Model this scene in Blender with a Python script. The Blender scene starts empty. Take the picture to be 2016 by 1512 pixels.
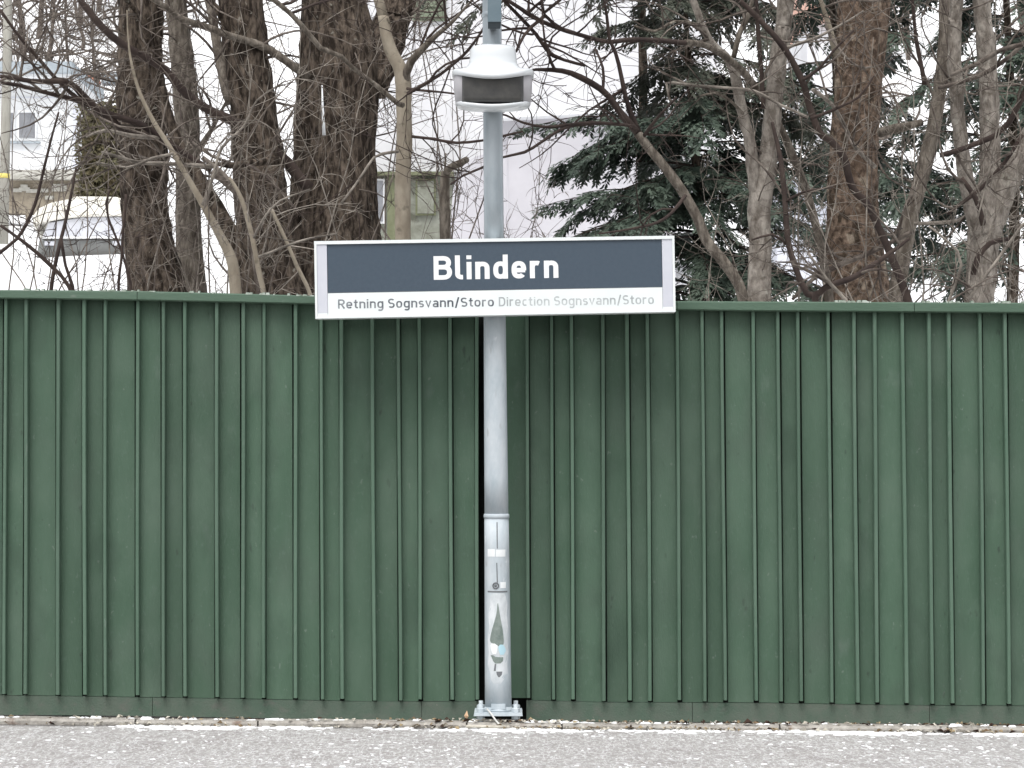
import bpy, bmesh, math, random
import numpy as np
from mathutils import Vector, Matrix, noise as mn

R = math.radians
rng = random.Random(7)
scene = bpy.context.scene
col = scene.collection

# ------------------------------------------------------------------ camera, world, sun, exposure
F = 4840.0                       # focal length in pixels of a 2016 px wide picture
CAM = Vector((0.0, -11.0, 1.17))
PITCH = R(1.68)
cd = bpy.data.cameras.new('camera')
cam = bpy.data.objects.new('camera', cd)
col.objects.link(cam)
cam.location = CAM
cam.rotation_euler = (R(90) + PITCH, 0, 0)
cd.sensor_width = 36.0
cd.lens = 36.0 * F / 2016.0
cd.clip_start = 0.1
cd.clip_end = 2000.0
scene.camera = cam

SUN_EL, SUN_AZ = R(60), R(195)   # overcast: a broad weak sun behind the camera
world = bpy.data.worlds.new("World")
scene.world = world
world.use_nodes = True
wn = world.node_tree
for n in list(wn.nodes):
    wn.nodes.remove(n)
sky = wn.nodes.new('ShaderNodeTexSky')
sky.sky_type = 'NISHITA'
sky.sun_disc = False
sky.sun_elevation = SUN_EL
sky.sun_rotation = SUN_AZ
sky.dust_density = 4.0
hsv = wn.nodes.new('ShaderNodeHueSaturation')
hsv.inputs['Saturation'].default_value = 0.16
bg = wn.nodes.new('ShaderNodeBackground')
bg.inputs['Strength'].default_value = 0.125
wo = wn.nodes.new('ShaderNodeOutputWorld')
wn.links.new(sky.outputs[0], hsv.inputs['Color'])
wn.links.new(hsv.outputs[0], bg.inputs['Color'])
wn.links.new(bg.outputs[0], wo.inputs['Surface'])

sl = bpy.data.lights.new('sun', 'SUN')
sl.energy = 1.15
sl.angle = R(35)
sl.color = (1.0, 0.985, 0.965)
sun = bpy.data.objects.new('sun', sl)
col.objects.link(sun)
sd = Vector((math.sin(SUN_AZ) * math.cos(SUN_EL), math.cos(SUN_AZ) * math.cos(SUN_EL), math.sin(SUN_EL)))
sun.rotation_euler = sd.to_track_quat('Z', 'Y').to_euler()
sun.location = sd * 50

scene.view_settings.view_transform = 'Standard'
scene.view_settings.look = 'None'
scene.view_settings.gamma = 1.0
scene.view_settings.use_curve_mapping = False
scene.view_settings.exposure = 0.66
scene.render.engine = 'CYCLES'
scene.cycles.max_bounces = 6
scene.cycles.diffuse_bounces = 3

# ------------------------------------------------------------------ helpers
CP, SP = math.cos(PITCH), math.sin(PITCH)


def at(px, py, Y):
    """point on the plane y = Y that shows at photo pixel (px, py)"""
    u = (px - 1008.0) / F
    v = -(py - 756.0) / F
    d = Vector((u, CP - v * SP, SP + v * CP))
    t = (Y - CAM.y) / d.y
    return CAM + d * t


def m_per_px(Y):
    return (Y - CAM.y) / F


def tag(o, label=None, cat=None, group=None, kind=None):
    if label: o['label'] = label
    if cat: o['category'] = cat
    if group: o['group'] = group
    if kind: o['kind'] = kind
    return o


def empty(name, loc, label=None, cat=None, group=None, kind=None):
    o = bpy.data.objects.new(name, None)
    o.empty_display_size = 0.1
    col.objects.link(o)
    o.location = loc
    tag(o, label, cat, group, kind)
    return o


class MB:
    """collects shapes given in world coordinates; build() links them as one mesh object"""
    def __init__(self):
        self.v, self.f, self.s = [], [], []

    def add(self, verts, faces, smooth=False):
        b = len(self.v)
        self.v.extend([tuple(p) for p in verts])
        for fc in faces:
            self.f.append(tuple(i + b for i in fc))
            self.s.append(smooth)
        return self

    def box(self, x0, x1, y0, y1, z0, z1):
        return self.hexa([(x0, y0, z0), (x1, y0, z0), (x1, y1, z0), (x0, y1, z0)],
                         [(x0, y0, z1), (x1, y0, z1), (x1, y1, z1), (x0, y1, z1)])

    def hexa(self, bot, top):
        return self.add(list(bot) + list(top),
                        [(3, 2, 1, 0), (4, 5, 6, 7), (0, 1, 5, 4), (1, 2, 6, 5), (2, 3, 7, 6), (3, 0, 4, 7)])

    def slab(self, quad, thick):
        """quad: four points counter-clockwise seen from the camera, in a plane of constant y; thickness goes back"""
        q = [Vector(p) for p in quad]
        bk = [p + Vector((0, thick, 0)) for p in q]
        return self.add(q + bk, [(0, 1, 2, 3), (7, 6, 5, 4), (1, 0, 4, 5), (2, 1, 5, 6), (3, 2, 6, 7), (0, 3, 7, 4)])

    def tube(self, pts, rad, sides=6, caps=True, smooth=True):
        n = len(pts)
        vs, fs = [], []
        up = None
        for i in range(n):
            a = pts[max(0, i - 1)]
            b = pts[min(n - 1, i + 1)]
            t = (b - a)
            if t.length < 1e-9: t = Vector((0, 0, 1))
            t.normalize()
            if up is None:
                up = Vector((0, 1, 0)) if abs(t.y) < 0.9 else Vector((1, 0, 0))
            s = t.cross(up)
            if s.length < 1e-6: s = t.cross(Vector((1, 0.2, 0)))
            s.normalize()
            up = s.cross(t)
            for k in range(sides):
                ang = 2 * math.pi * k / sides
                vs.append(pts[i] + (s * math.cos(ang) + up * math.sin(ang)) * rad[i])
        for i in range(n - 1):
            for k in range(sides):
                k2 = (k + 1) % sides
                fs.append((i * sides + k, i * sides + k2, (i + 1) * sides + k2, (i + 1) * sides + k))
        if caps:
            fs.append(tuple(range(sides - 1, -1, -1)))
            fs.append(tuple((n - 1) * sides + k for k in range(sides)))
        return self.add(vs, fs, smooth)

    def lathe(self, cx, cy, prof, sides=32, plan=2.0, droop=None, smooth=True, lean=(0, 0), ys=1.0):
        """prof: (radius, z) pairs; plan: superellipse exponent"""
        vs, fs = [], []
        for r, z in prof:
            for k in range(sides):
                a = 2 * math.pi * k / sides
                c, s = math.cos(a), math.sin(a)
                x = math.copysign(abs(c) ** (2 / plan), c) * r
                y = math.copysign(abs(s) ** (2 / plan), s) * r * ys
                dz = droop(x, y, r, z) if droop else 0
                vs.append((cx + x + lean[0] * z, cy + y + lean[1] * z, z + dz))
        m = len(prof)
        for i in range(m - 1):
            for k in range(sides):
                k2 = (k + 1) % sides
                fs.append((i * sides + k, i * sides + k2, (i + 1) * sides + k2, (i + 1) * sides + k))
        fs.append(tuple(range(sides - 1, -1, -1)))
        fs.append(tuple((m - 1) * sides + k for k in range(sides)))
        return self.add(vs, fs, smooth)

    def build(self, name, mat, parent=None, origin=None):
        me = bpy.data.meshes.new(name)
        o = bpy.data.objects.new(name, me)
        if parent is not None:
            off = Vector(parent.location)
            if parent.parent is not None: off = off + Vector(parent.parent.location)
            o.parent = parent
            o.matrix_parent_inverse = Matrix.Identity(4)
            loc = Vector((0, 0, 0))
        else:
            off = Vector(origin) if origin is not None else Vector((0, 0, 0))
            loc = off
        vs = [(p[0] - off.x, p[1] - off.y, p[2] - off.z) for p in self.v]
        me.from_pydata(vs, [], self.f)
        if any(self.s):
            me.polygons.foreach_set('use_smooth', self.s)
        me.update()
        if mat: me.materials.append(mat)
        o.location = loc
        col.objects.link(o)
        return o


def smoothline(pts, step):
    """Catmull-Rom through (Vector, radius) pairs"""
    out = []
    n = len(pts)
    for i in range(n - 1):
        p0, r0 = pts[max(0, i - 1)]
        p1, r1 = pts[i]
        p2, r2 = pts[i + 1]
        p3, r3 = pts[min(n - 1, i + 2)]
        L = (p2 - p1).length
        k = max(1, int(L / step))
        for j in range(k):
            t = j / k
            t2, t3 = t * t, t * t * t
            p = 0.5 * ((2 * p1) + (p2 - p0) * t + (2 * p0 - 5 * p1 + 4 * p2 - p3) * t2 + (3 * p1 - p0 - 3 * p2 + p3) * t3)
            out.append((p, r1 + (r2 - r1) * t))
    out.append(pts[-1])
    return out


# ------------------------------------------------------------------ materials
def mat(name, base, rough=0.8, spec=0.3, var=None, scale=6.0, bump=0.0, bscale=40.0, stretch=(1, 1, 1), metal=0.0, detail=6.0, lo=0.35, hi=0.65):
    m = bpy.data.materials.new(name)
    m.use_nodes = True
    nt = m.node_tree
    b = nt.nodes['Principled BSDF']
    b.inputs['Roughness'].default_value = rough
    b.inputs['Metallic'].default_value = metal
    b.inputs['Specular IOR Level'].default_value = spec
    b.inputs['Base Color'].default_value = (*base, 1)
    tc = nt.nodes.new('ShaderNodeTexCoord')
    geo = nt.nodes.new('ShaderNodeNewGeometry')
    mp = nt.nodes.new('ShaderNodeMapping')
    mp.inputs['Scale'].default_value = stretch
    nt.links.new(geo.outputs['Position'], mp.inputs['Vector'])
    m['pos'] = 1
    if var is not None:
        nz = nt.nodes.new('ShaderNodeTexNoise')
        nz.inputs['Scale'].default_value = scale
        nz.inputs['Detail'].default_value = detail
        nz.inputs['Roughness'].default_value = 0.65
        nt.links.new(mp.outputs[0], nz.inputs['Vector'])
        cr = nt.nodes.new('ShaderNodeValToRGB')
        cr.color_ramp.elements[0].position = lo
        cr.color_ramp.elements[1].position = hi
        cr.color_ramp.elements[0].color = (*base, 1)
        cr.color_ramp.elements[1].color = (*var, 1)
        nt.links.new(nz.outputs['Fac'], cr.inputs['Fac'])
        nt.links.new(cr.outputs[0], b.inputs['Base Color'])
    if bump > 0:
        nb = nt.nodes.new('ShaderNodeTexNoise')
        nb.inputs['Scale'].default_value = bscale
        nb.inputs['Detail'].default_value = 5
        nt.links.new(mp.outputs[0], nb.inputs['Vector'])
        bp = nt.nodes.new('ShaderNodeBump')
        bp.inputs['Strength'].default_value = bump
        bp.inputs['Distance'].default_value = 0.02
        nt.links.new(nb.outputs['Fac'], bp.inputs['Height'])
        nt.links.new(bp.outputs[0], b.inputs['Normal'])
    return m


def layer(m, color, scale, lo, hi, stretch=(1, 1, 1), amount=1.0, detail=4.0, seed=0.0, kind='noise'):
    """blend one more colour over the material through a noise mask"""
    nt = m.node_tree
    b = nt.nodes['Principled BSDF']
    geo = nt.nodes.new('ShaderNodeNewGeometry')
    mp = nt.nodes.new('ShaderNodeMapping')
    mp.inputs['Scale'].default_value = stretch
    mp.inputs['Location'].default_value = (seed, seed * 1.7, seed * 0.6)
    nt.links.new(geo.outputs['Position'], mp.inputs['Vector'])
    if kind in ('noise', 'ridge'):
        nz = nt.nodes.new('ShaderNodeTexNoise')
        nz.inputs['Detail'].default_value = detail
        outp = nz.outputs['Fac']
    else:
        nz = nt.nodes.new('ShaderNodeTexVoronoi')
        outp = nz.outputs['Distance']
    nz.inputs['Scale'].default_value = scale
    nt.links.new(mp.outputs[0], nz.inputs['Vector'])
    mr = nt.nodes.new('ShaderNodeMapRange')
    mr.inputs['From Min'].default_value = lo
    mr.inputs['From Max'].default_value = hi
    mr.inputs['To Max'].default_value = amount
    if kind == 'ridge':
        sb = nt.nodes.new('ShaderNodeMath'); sb.operation = 'SUBTRACT'; sb.inputs[1].default_value = 0.5
        ab = nt.nodes.new('ShaderNodeMath'); ab.operation = 'ABSOLUTE'
        nt.links.new(outp, sb.inputs[0]); nt.links.new(sb.outputs[0], ab.inputs[0])
        outp = ab.outputs[0]
    nt.links.new(outp, mr.inputs['Value'])
    mx = nt.nodes.new('ShaderNodeMix')
    mx.data_type = 'RGBA'
    mx.inputs['B'].default_value = (*color, 1) if False else (*color, 1)
    src = b.inputs['Base Color']
    if src.is_linked:
        nt.links.new(src.links[0].from_socket, mx.inputs[6])
    else:
        mx.inputs[6].default_value = src.default_value[:]
    mx.inputs[7].default_value = (*color, 1)
    nt.links.new(mr.outputs[0], mx.inputs[0])
    nt.links.new(mx.outputs[2], src)
    return m


def rand_tint(m, amount=0.12):
    """each object with this material a little lighter or darker"""
    nt = m.node_tree
    b = nt.nodes['Principled BSDF']
    oi = nt.nodes.new('ShaderNodeObjectInfo')
    mr = nt.nodes.new('ShaderNodeMapRange')
    mr.inputs['To Min'].default_value = 1 - amount
    mr.inputs['To Max'].default_value = 1 + amount
    nt.links.new(oi.outputs['Random'], mr.inputs['Value'])
    hs = nt.nodes.new('ShaderNodeHueSaturation')
    src = b.inputs['Base Color']
    if src.is_linked: nt.links.new(src.links[0].from_socket, hs.inputs['Color'])
    else: hs.inputs['Color'].default_value = src.default_value[:]
    nt.links.new(mr.outputs[0], hs.inputs['Value'])
    nt.links.new(hs.outputs[0], src)
    return m


def bark(name, dark, light, ridge=1.0, moss=None):
    m = mat(name, dark, 0.95, 0.15, light, 30, 1.0, 34, (1, 1, 0.32), detail=9, lo=0.42, hi=0.66)
    if moss: layer(m, moss, 5, 0.5, 0.68, amount=0.7, seed=3)
    layer(m, (0.30, 0.29, 0.25), 26, 0.66, 0.74, amount=0.6, seed=9)
    return m


green = mat('green_paint', (0.054, 0.103, 0.067), 0.62, 0.35, (0.076, 0.130, 0.090), 5, 0.12, 140, (1, 1, 0.25))
layer(green, (0.13, 0.17, 0.145), 9, 0.66, 0.80, (1, 1, 0.5), 0.55, 7, 2.0)
layer(green, (0.16, 0.20, 0.17), 42, 0.70, 0.76, (1, 1, 0.7), 0.6, 3, 5.0)
layer(green, (0.030, 0.045, 0.034), 30, 0.70, 0.76, (1, 1, 0.4), 0.6, 3, 8.0)
layer(green, (0.068, 0.092, 0.074), 3.5, 0.5, 0.75, (1, 1, 0.6), 0.5, 6, 11.0)
layer(green, (0.10, 0.15, 0.118), 70, 0.60, 0.72, (1, 1, 0.6), 0.35, 4, 14.0)
layer(green, (0.105, 0.158, 0.118), 3.2, 0.50, 0.72, (1, 1, 0.7), 0.5, 7, 21.0)
layer(green, (0.034, 0.062, 0.043), 4.5, 0.56, 0.74, (1, 1, 0.5), 0.55, 7, 31.0)
rand_tint(green, 0.15)
green_bat_lit = mat('green_batten_lit', (0.072, 0.128, 0.089), 0.6, 0.35, (0.098, 0.156, 0.115), 7, 0.12, 140, (1, 1, 0.25))  # fence green lightened: the brighter light on the proud battens put into colour
layer(green_bat_lit, (0.17, 0.21, 0.18), 26, 0.66, 0.76, (1, 1, 0.3), 0.6, 4, 2.0)
rand_tint(green_bat_lit, 0.12)
green_kick = mat('green_kick_paint', (0.076, 0.116, 0.088), 0.75, 0.25, (0.104, 0.130, 0.106), 8, 0.2, 120, (1, 1, 1))
layer(green_kick, (0.13, 0.125, 0.115), 14, 0.55, 0.75, (1, 1, 1.4), 0.6, 6, 2.0)
layer(green_kick, (0.22, 0.21, 0.19), 40, 0.68, 0.76, (1, 1, 1), 0.5, 3, 5.0)
green_rail = mat('green_rail_paint', (0.060, 0.108, 0.073), 0.6, 0.35, (0.080, 0.130, 0.092), 7, 0.12, 120, (0.3, 1, 1))
layer(green_rail, (0.17, 0.20, 0.175), 18, 0.64, 0.74, (0.5, 1, 1), 0.6, 5, 3.0)
dark_wood_gap_shade = mat('dark_wood_gap_shade', (0.012, 0.014, 0.013), 0.9, 0.1, (0.02, 0.022, 0.02), 20)  # posts and rear rails; on the backing sheets its near-black paints gap shade
galv = mat('galvanised_steel', (0.385, 0.445, 0.485), 0.65, 0.35, (0.52, 0.565, 0.595), 14, 0.06, 60, (1, 1, 0.35), metal=0.0)
layer(galv, (0.30, 0.31, 0.32), 30, 0.64, 0.74, (1, 1, 0.3), 0.5, 4, 2.0)
layer(galv, (0.78, 0.80, 0.82), 18, 0.66, 0.73, (1, 1, 0.6), 0.6, 4, 6.0)
galv_up = mat('upper_galvanised_steel', (0.30, 0.345, 0.375), 0.42, 0.5, (0.40, 0.44, 0.47), 10, 0.05, 60, (1, 1, 0.3), metal=0.45)
white_alu = mat('white_enamel', (0.76, 0.81, 0.81), 0.4, 0.45, (0.82, 0.86, 0.86), 4)
cap_alu = mat('side_cap_grey', (0.56, 0.575, 0.64), 0.45, 0.45, (0.62, 0.635, 0.69), 6)
sign_blue = mat('slate_blue_panel', (0.048, 0.072, 0.101), 0.42, 0.5, (0.056, 0.081, 0.111), 60)
letter_white = mat('white_lettering', (0.85, 0.86, 0.87), 0.5)
letter_grey = mat('worn_grey_lettering', (0.07, 0.08, 0.10), 0.6, 0.3, (0.26, 0.28, 0.30), 16, lo=0.4, hi=0.62)
letter_pale = mat('pale_worn_lettering', (0.36, 0.39, 0.40), 0.6, 0.3, (0.56, 0.59, 0.60), 16, lo=0.4, hi=0.62)
lamp_white = mat('white_lamp_housing', (0.66, 0.69, 0.71), 0.22, 0.6)
lamp_body = mat('grey_lamp_body', (0.42, 0.41, 0.43), 0.45, 0.4)
lamp_glass = mat('dark_lamp_window', (0.055, 0.055, 0.055), 0.35, 0.4, (0.085, 0.083, 0.078), 20)
box_blue = mat('blue_grey_box', (0.115, 0.165, 0.195), 0.5, 0.4, (0.14, 0.19, 0.22), 12)
paper = mat('white_paper', (0.72, 0.75, 0.76), 0.8, 0.2, (0.80, 0.82, 0.83), 20)
paper_worn = mat('worn_poster_paper', (0.45, 0.49, 0.515), 0.8, 0.2, (0.66, 0.69, 0.71), 16, 0.2, 60, (1, 1, 0.5))
paper_torn = mat('torn_poster_green_grey', (0.13, 0.17, 0.155), 0.7, 0.2, (0.24, 0.28, 0.26), 22)
paper_blue = mat('pale_blue_paper', (0.42, 0.62, 0.70), 0.7)
seam = mat('dark_seam', (0.16, 0.17, 0.18), 0.8)
plastic_white = mat('white_strap', (0.62, 0.62, 0.60), 0.5)
kerb_mat = mat('kerb_concrete', (0.26, 0.24, 0.215), 0.9, 0.2, (0.44, 0.42, 0.385), 16, 0.5, 60)
layer(kerb_mat, (0.20, 0.14, 0.11), 12, 0.6, 0.72, (1, 1, 1), 0.8, 6, 4.0)
asphalt = mat('platform_concrete', (0.31, 0.296, 0.288), 0.9, 0.25, (0.425, 0.41, 0.40), 30, 0.5, 70, (1, 1, 1))
layer(asphalt, (0.23, 0.20, 0.195), 5, 0.56, 0.72, (1, 1, 1), 0.6, 6, 4.0)
layer(asphalt, (0.74, 0.75, 0.76), 60, 0.55, 0.64, (0.7, 1, 1), 0.7, 7, 7.0)
layer(asphalt, (0.74, 0.75, 0.76), 62, 0.034, 0.008, (0.8, 0.16, 1), 0.65, 3, 27.0, 'ridge')
layer(asphalt, (0.30, 0.28, 0.275), 40, 0.52, 0.66, (0.8, 0.16, 1), 0.6, 5, 37.0)
layer(asphalt, (0.24, 0.225, 0.23), 75, 0.58, 0.68, (0.7, 1, 1), 0.7, 5, 17.0)
snow = mat('snow', (0.84, 0.85, 0.87), 0.7, 0.25, (0.88, 0.885, 0.89), 3, 0.35, 9)
snow_bits = mat('trodden_snow', (0.74, 0.75, 0.77), 0.75, 0.25, (0.86, 0.865, 0.87), 30, 0.3, 60)
track = mat('track_gravel', (0.10, 0.09, 0.085), 0.95, 0.1, (0.20, 0.19, 0.18), 20, 0.6, 30)
bark_dark = bark('dark_rough_bark', (0.024, 0.018, 0.014), (0.165, 0.132, 0.105))
bark_grey = bark('grey_brown_bark', (0.095, 0.080, 0.066), (0.25, 0.22, 0.185))
bark_pale = mat('pale_smooth_bark', (0.23, 0.195, 0.15), 0.85, 0.2, (0.33, 0.29, 0.23), 14, 0.35, 50, (1, 1, 0.5))
layer(bark_pale, (0.15, 0.13, 0.10), 18, 0.6, 0.7, (1, 1, 1.4), 0.7, 5, 3)
bark_tan = mat('tan_grey_bark', (0.155, 0.134, 0.114), 0.9, 0.2, (0.37, 0.335, 0.295), 20, 0.9, 40, (1, 1, 0.5), detail=9, lo=0.4, hi=0.64)
layer(bark_tan, (0.08, 0.065, 0.05), 14, 0.6, 0.72, (1, 1, 1.2), 0.8, 5, 3)
layer(bark_tan, (0.40, 0.38, 0.33), 16, 0.62, 0.70, (1, 1, 0.7), 0.8, 6, 7)
bark_brown = mat('mossy_brown_bark', (0.055, 0.038, 0.028), 0.95, 0.15, (0.225, 0.165, 0.125), 26, 1.0, 40, (1, 1, 0.75), detail=9, lo=0.4, hi=0.64)
layer(bark_brown, (0.095, 0.066, 0.048), 6, 0.5, 0.66, amount=0.7, seed=3)
layer(bark_brown, (0.33, 0.28, 0.22), 13, 0.58, 0.68, (1, 1, 0.8), 0.7, 8, 5)
layer(bark_brown, (0.035, 0.026, 0.018), 17, 0.56, 0.64, (1, 1, 0.6), 0.8, 8, 15)
twig_dark = mat('dark_twig', (0.038, 0.028, 0.026), 0.9, 0.2, (0.075, 0.056, 0.048), 8)
twig_mid = mat('brown_twig', (0.066, 0.052, 0.045), 0.9, 0.2, (0.20, 0.172, 0.148), 9, lo=0.4, hi=0.62)
twig_pale = mat('pale_twig', (0.13, 0.114, 0.098), 0.9, 0.2, (0.33, 0.295, 0.255), 9, lo=0.4, hi=0.62)
needle = mat('dark_needles', (0.025, 0.041, 0.029), 0.55, 0.4, (0.105, 0.140, 0.105), 4.5, detail=3, lo=0.40, hi=0.66)
layer(needle, (0.10, 0.115, 0.085), 6, 0.60, 0.72, (1, 1, 1), 0.7, 3, 4)
needle_grey = mat('grey_green_needles', (0.035, 0.044, 0.032), 0.6, 0.35, (0.105, 0.112, 0.085), 4, detail=3)
render_white = mat('white_render', (0.60, 0.60, 0.62), 0.85, 0.2, (0.68, 0.68, 0.70), 1.5)
render_lav = mat('pale_lavender_render', (0.48, 0.47, 0.50), 0.85, 0.2, (0.55, 0.54, 0.57), 1.2)
far_white = mat('far_white_boards', (0.68, 0.69, 0.70), 0.85, 0.2, (0.74, 0.75, 0.76), 1.5)
trim_white = mat('white_trim', (0.78, 0.79, 0.80), 0.6)
roof_grey = mat('blue_grey_roofing', (0.30, 0.34, 0.37), 0.7, 0.2, (0.38, 0.42, 0.45), 4)
pane_grey = mat('window_pane', (0.16, 0.165, 0.18), 0.15, 0.5, (0.24, 0.245, 0.26), 3)
stone_base = mat('greenish_stone', (0.17, 0.175, 0.14), 0.9, 0.2, (0.27, 0.28, 0.24), 5)
layer(stone_base, (0.07, 0.07, 0.05), 4, 0.58, 0.68, amount=0.8, seed=3)
green_shutter = mat('sage_green_boards', (0.15, 0.18, 0.13), 0.8, 0.2, (0.19, 0.22, 0.16), 6)
olive_board = mat('olive_boards', (0.12, 0.13, 0.075), 0.85, 0.2, (0.18, 0.19, 0.12), 6)
wall_beige = mat('beige_masonry', (0.34, 0.33, 0.29), 0.9, 0.2, (0.50, 0.49, 0.45), 6)
wall_stone = mat('brown_stone_wall', (0.20, 0.17, 0.13), 0.9, 0.2, (0.32, 0.28, 0.22), 5)
car_grey = mat('grey_car_paint', (0.15, 0.155, 0.15), 0.45, 0.5, (0.20, 0.205, 0.20), 4)
car_frost = mat('frosted_glass', (0.52, 0.53, 0.58), 0.4, 0.4, (0.60, 0.61, 0.65), 4)
snow_cream = mat('old_creamy_snow', (0.74, 0.71, 0.62), 0.8, 0.2, (0.84, 0.82, 0.76), 4, 0.4, 8)
tyre_mat = mat('tyre_rubber', (0.02, 0.02, 0.02), 0.9)
hedge_mat = mat('brown_olive_leaves', (0.085, 0.065, 0.035), 0.9, 0.2, (0.15, 0.145, 0.085), 3)
hedge_core = mat('hedge_core', (0.05, 0.042, 0.026), 0.95)
wood_post = mat('weathered_post', (0.26, 0.25, 0.22), 0.9, 0.2, (0.36, 0.35, 0.31), 8, 0.3, 30, (1, 1, 0.2))
yellow_band = mat('yellow_band', (0.65, 0.55, 0.16), 0.6)
pink_wall = mat('salmon_wall', (0.62, 0.38, 0.30), 0.85, 0.2, (0.66, 0.42, 0.34), 3)
brick_red = mat('red_tiles', (0.34, 0.15, 0.10), 0.9, 0.2, (0.45, 0.22, 0.16), 6)
leaf_litter = mat('fallen_leaves', (0.13, 0.08, 0.05), 0.9, 0.1, (0.36, 0.29, 0.18), 30, lo=0.35, hi=0.6)
debris_pale = mat('pale_debris', (0.40, 0.37, 0.31), 0.9, 0.1, (0.60, 0.57, 0.50), 40)
ice = mat('white_ice', (0.82, 0.84, 0.86), 0.3, 0.5)

# ------------------------------------------------------------------ ground
SL = -0.0085                      # the platform falls gently to the right


def gz(x, z=0.0):
    return z + SL * x


TP = [(-60, -1.0), (0.3, -0.05), (0.8, 0.25), (3, 1.0), (6, 1.65), (10, 2.3), (20, 3.3), (29, 4.42), (33, 4.75), (39, 6.15),
      (46, 6.5), (60, 8.3), (85, 11.5), (110, 17.5), (150, 34), (200, 47), (320, 55), (900, 60)]


def terrain(x, Y):
    z = TP[-1][1]
    for (a, za), (b, zb) in zip(TP, TP[1:]):
        if Y <= b:
            t = (Y - a) / (b - a)
            z = za + (zb - za) * t
            break
    amp = 0.05 + 0.012 * max(0, Y)
    return z + amp * mn.noise(Vector((x * 0.25 / (1 + Y * 0.02), Y * 0.2 / (1 + Y * 0.02), 1.3)))


def grid_obj(name, xs, ys, fz, m, kind='structure'):
    vs, fs = [], []
    for y in ys:
        for x in xs:
            vs.append((x, y, fz(x, y)))
    nx = len(xs)
    for j in range(len(ys) - 1):
        for i in range(nx - 1):
            fs.append((j * nx + i, j * nx + i + 1, (j + 1) * nx + i + 1, (j + 1) * nx + i))
    o = MB().add(vs, fs, True).build(name, m)
    tag(o, kind=kind)
    return o


ys = [0.42, 0.8]
while ys[-1] < 900: ys.append(ys[-1] + max(0.35, ys[-1] * 0.045))
xs_ = np.concatenate([np.linspace(-400, -30, 14), np.linspace(-26, 26, 70), np.linspace(30, 400, 14)])
grid_obj('snowy_slope', [float(x) for x in xs_], ys, terrain, snow)
g = MB().add([(-900, -900, -1.3), (900, -900, -1.3), (900, 0.5, -1.3), (-900, 0.5, -1.3)], [(0, 1, 2, 3)]).build('track_bed', track)
tag(g, kind='structure')

KF = -0.13                        # front face of the kerb


def plat_z(x, y):
    return gz(x, -0.030) + 0.0035 * mn.noise(Vector((x * 3, y * 3, 0)))


xs_ = [-9 + 0.12 * i for i in range(151)]
ys_ = [-3.4 + 0.1 * i for i in range(int((3.4 + KF + 0.05) / 0.1) + 1)] + [KF + 0.02]
plat = grid_obj('platform', xs_, ys_, plat_z, asphalt)
m_ = MB()
m_.hexa([(-9, -3.4, -1.3), (9, -3.4, -1.3), (9, 0.4, -1.3), (-9, 0.4, -1.3)],
        [(-9, -3.4, gz(-9, -0.06)), (9, -3.4, gz(9, -0.06)), (9, 0.4, gz(9, -0.06)), (-9, 0.4, gz(-9, -0.06))])
tag(m_.build('platform_foundation', asphalt), kind='structure')

# kerb of pale blocks under the fence
kerb = empty('kerb', (0, 0, 0), kind='structure')
def kerb_z(x, y):
    return gz(x, -0.004 - 0.020 * max(0.0, min(1.0, (y - KF - 0.03) / 0.16)))


edges = [-9.0]
for b_ in (-3.9, -2.95, -1.66, -1.12, -0.2, 0.22, 1.18, 1.92, 2.9, 3.9, 9.0):
    edges.append(b_)
for a, b in zip(edges, edges[1:]):
    dz = rng.uniform(-0.003, 0.003)
    mb = MB()
    n = max(2, int((b - a) / 0.07))
    vs, fs = [], []
    prof = [(KF, -0.05), (KF - 0.002, -0.012), (KF + 0.008, -0.002), (KF + 0.03, 0.0), (0.06, -0.020), (0.34, -0.030), (0.34, -0.06)]
    for i in range(n + 1):
        x = a + 0.004 + (b - a - 0.008) * i / n
        for (py, pz) in prof:
            w = 0.004 * mn.noise(Vector((x * 9, py * 9, pz * 20 + 4)))
            vs.append((x, py + w, gz(x, pz + dz - 0.004) + w))
    k = len(prof)
    for i in range(n):
        for j in range(k - 1):
            fs.append((i * k + j, (i + 1) * k + j, (i + 1) * k + j + 1, i * k + j + 1))
    fs.append(tuple(range(k)))
    fs.append(tuple(n * k + j for j in range(k - 1, -1, -1)))
    mb.add(vs, fs).build('kerb_stone', kerb_mat, kerb)

# ------------------------------------------------------------------ fence
YB = 0.178                        # face of the boards
YT = 0.135                        # face of the battens
LT = [10.5, 52, 114, 165, 207, 270, 321, 362.5, 426, 478, 519.5, 580.5, 632, 671, 733, 784, 825, 886, 938]
LBt = [8, 49, 114, 166, 207, 270, 322, 364, 427, 478, 519.5, 582, 634, 674, 737, 788, 828, 890, 939.5]
RT = [1037, 1086, 1125, 1186, 1235, 1274, 1333, 1382.5, 1421.5, 1482, 1532, 1571, 1631.5, 1681, 1722, 1777, 1828, 1868, 1929, 1980]
RBt = [1041, 1090, 1129, 1190, 1240, 1280, 1339, 1389, 1428, 1489, 1538.5, 1578, 1638, 1689, 1728, 1785, 1836.5, 1876, 1937, 1987]
# a little beyond the frame on both sides, in the same rhythm
gapsL = [51, 61, 41, 51, 62, 41, 51, 61, 42, 51]
x = 10.5
extraL = []
for gp in gapsL:
    x -= gp
    extraL.append(x)
extraL = extraL[::-1]
LT = extraL + LT
LBt = [v - 2.5 for v in extraL] + LBt
x = 1980
for gp in gapsL:
    x += gp
    RT.append(x)
    RBt.append(x + 8)


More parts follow.
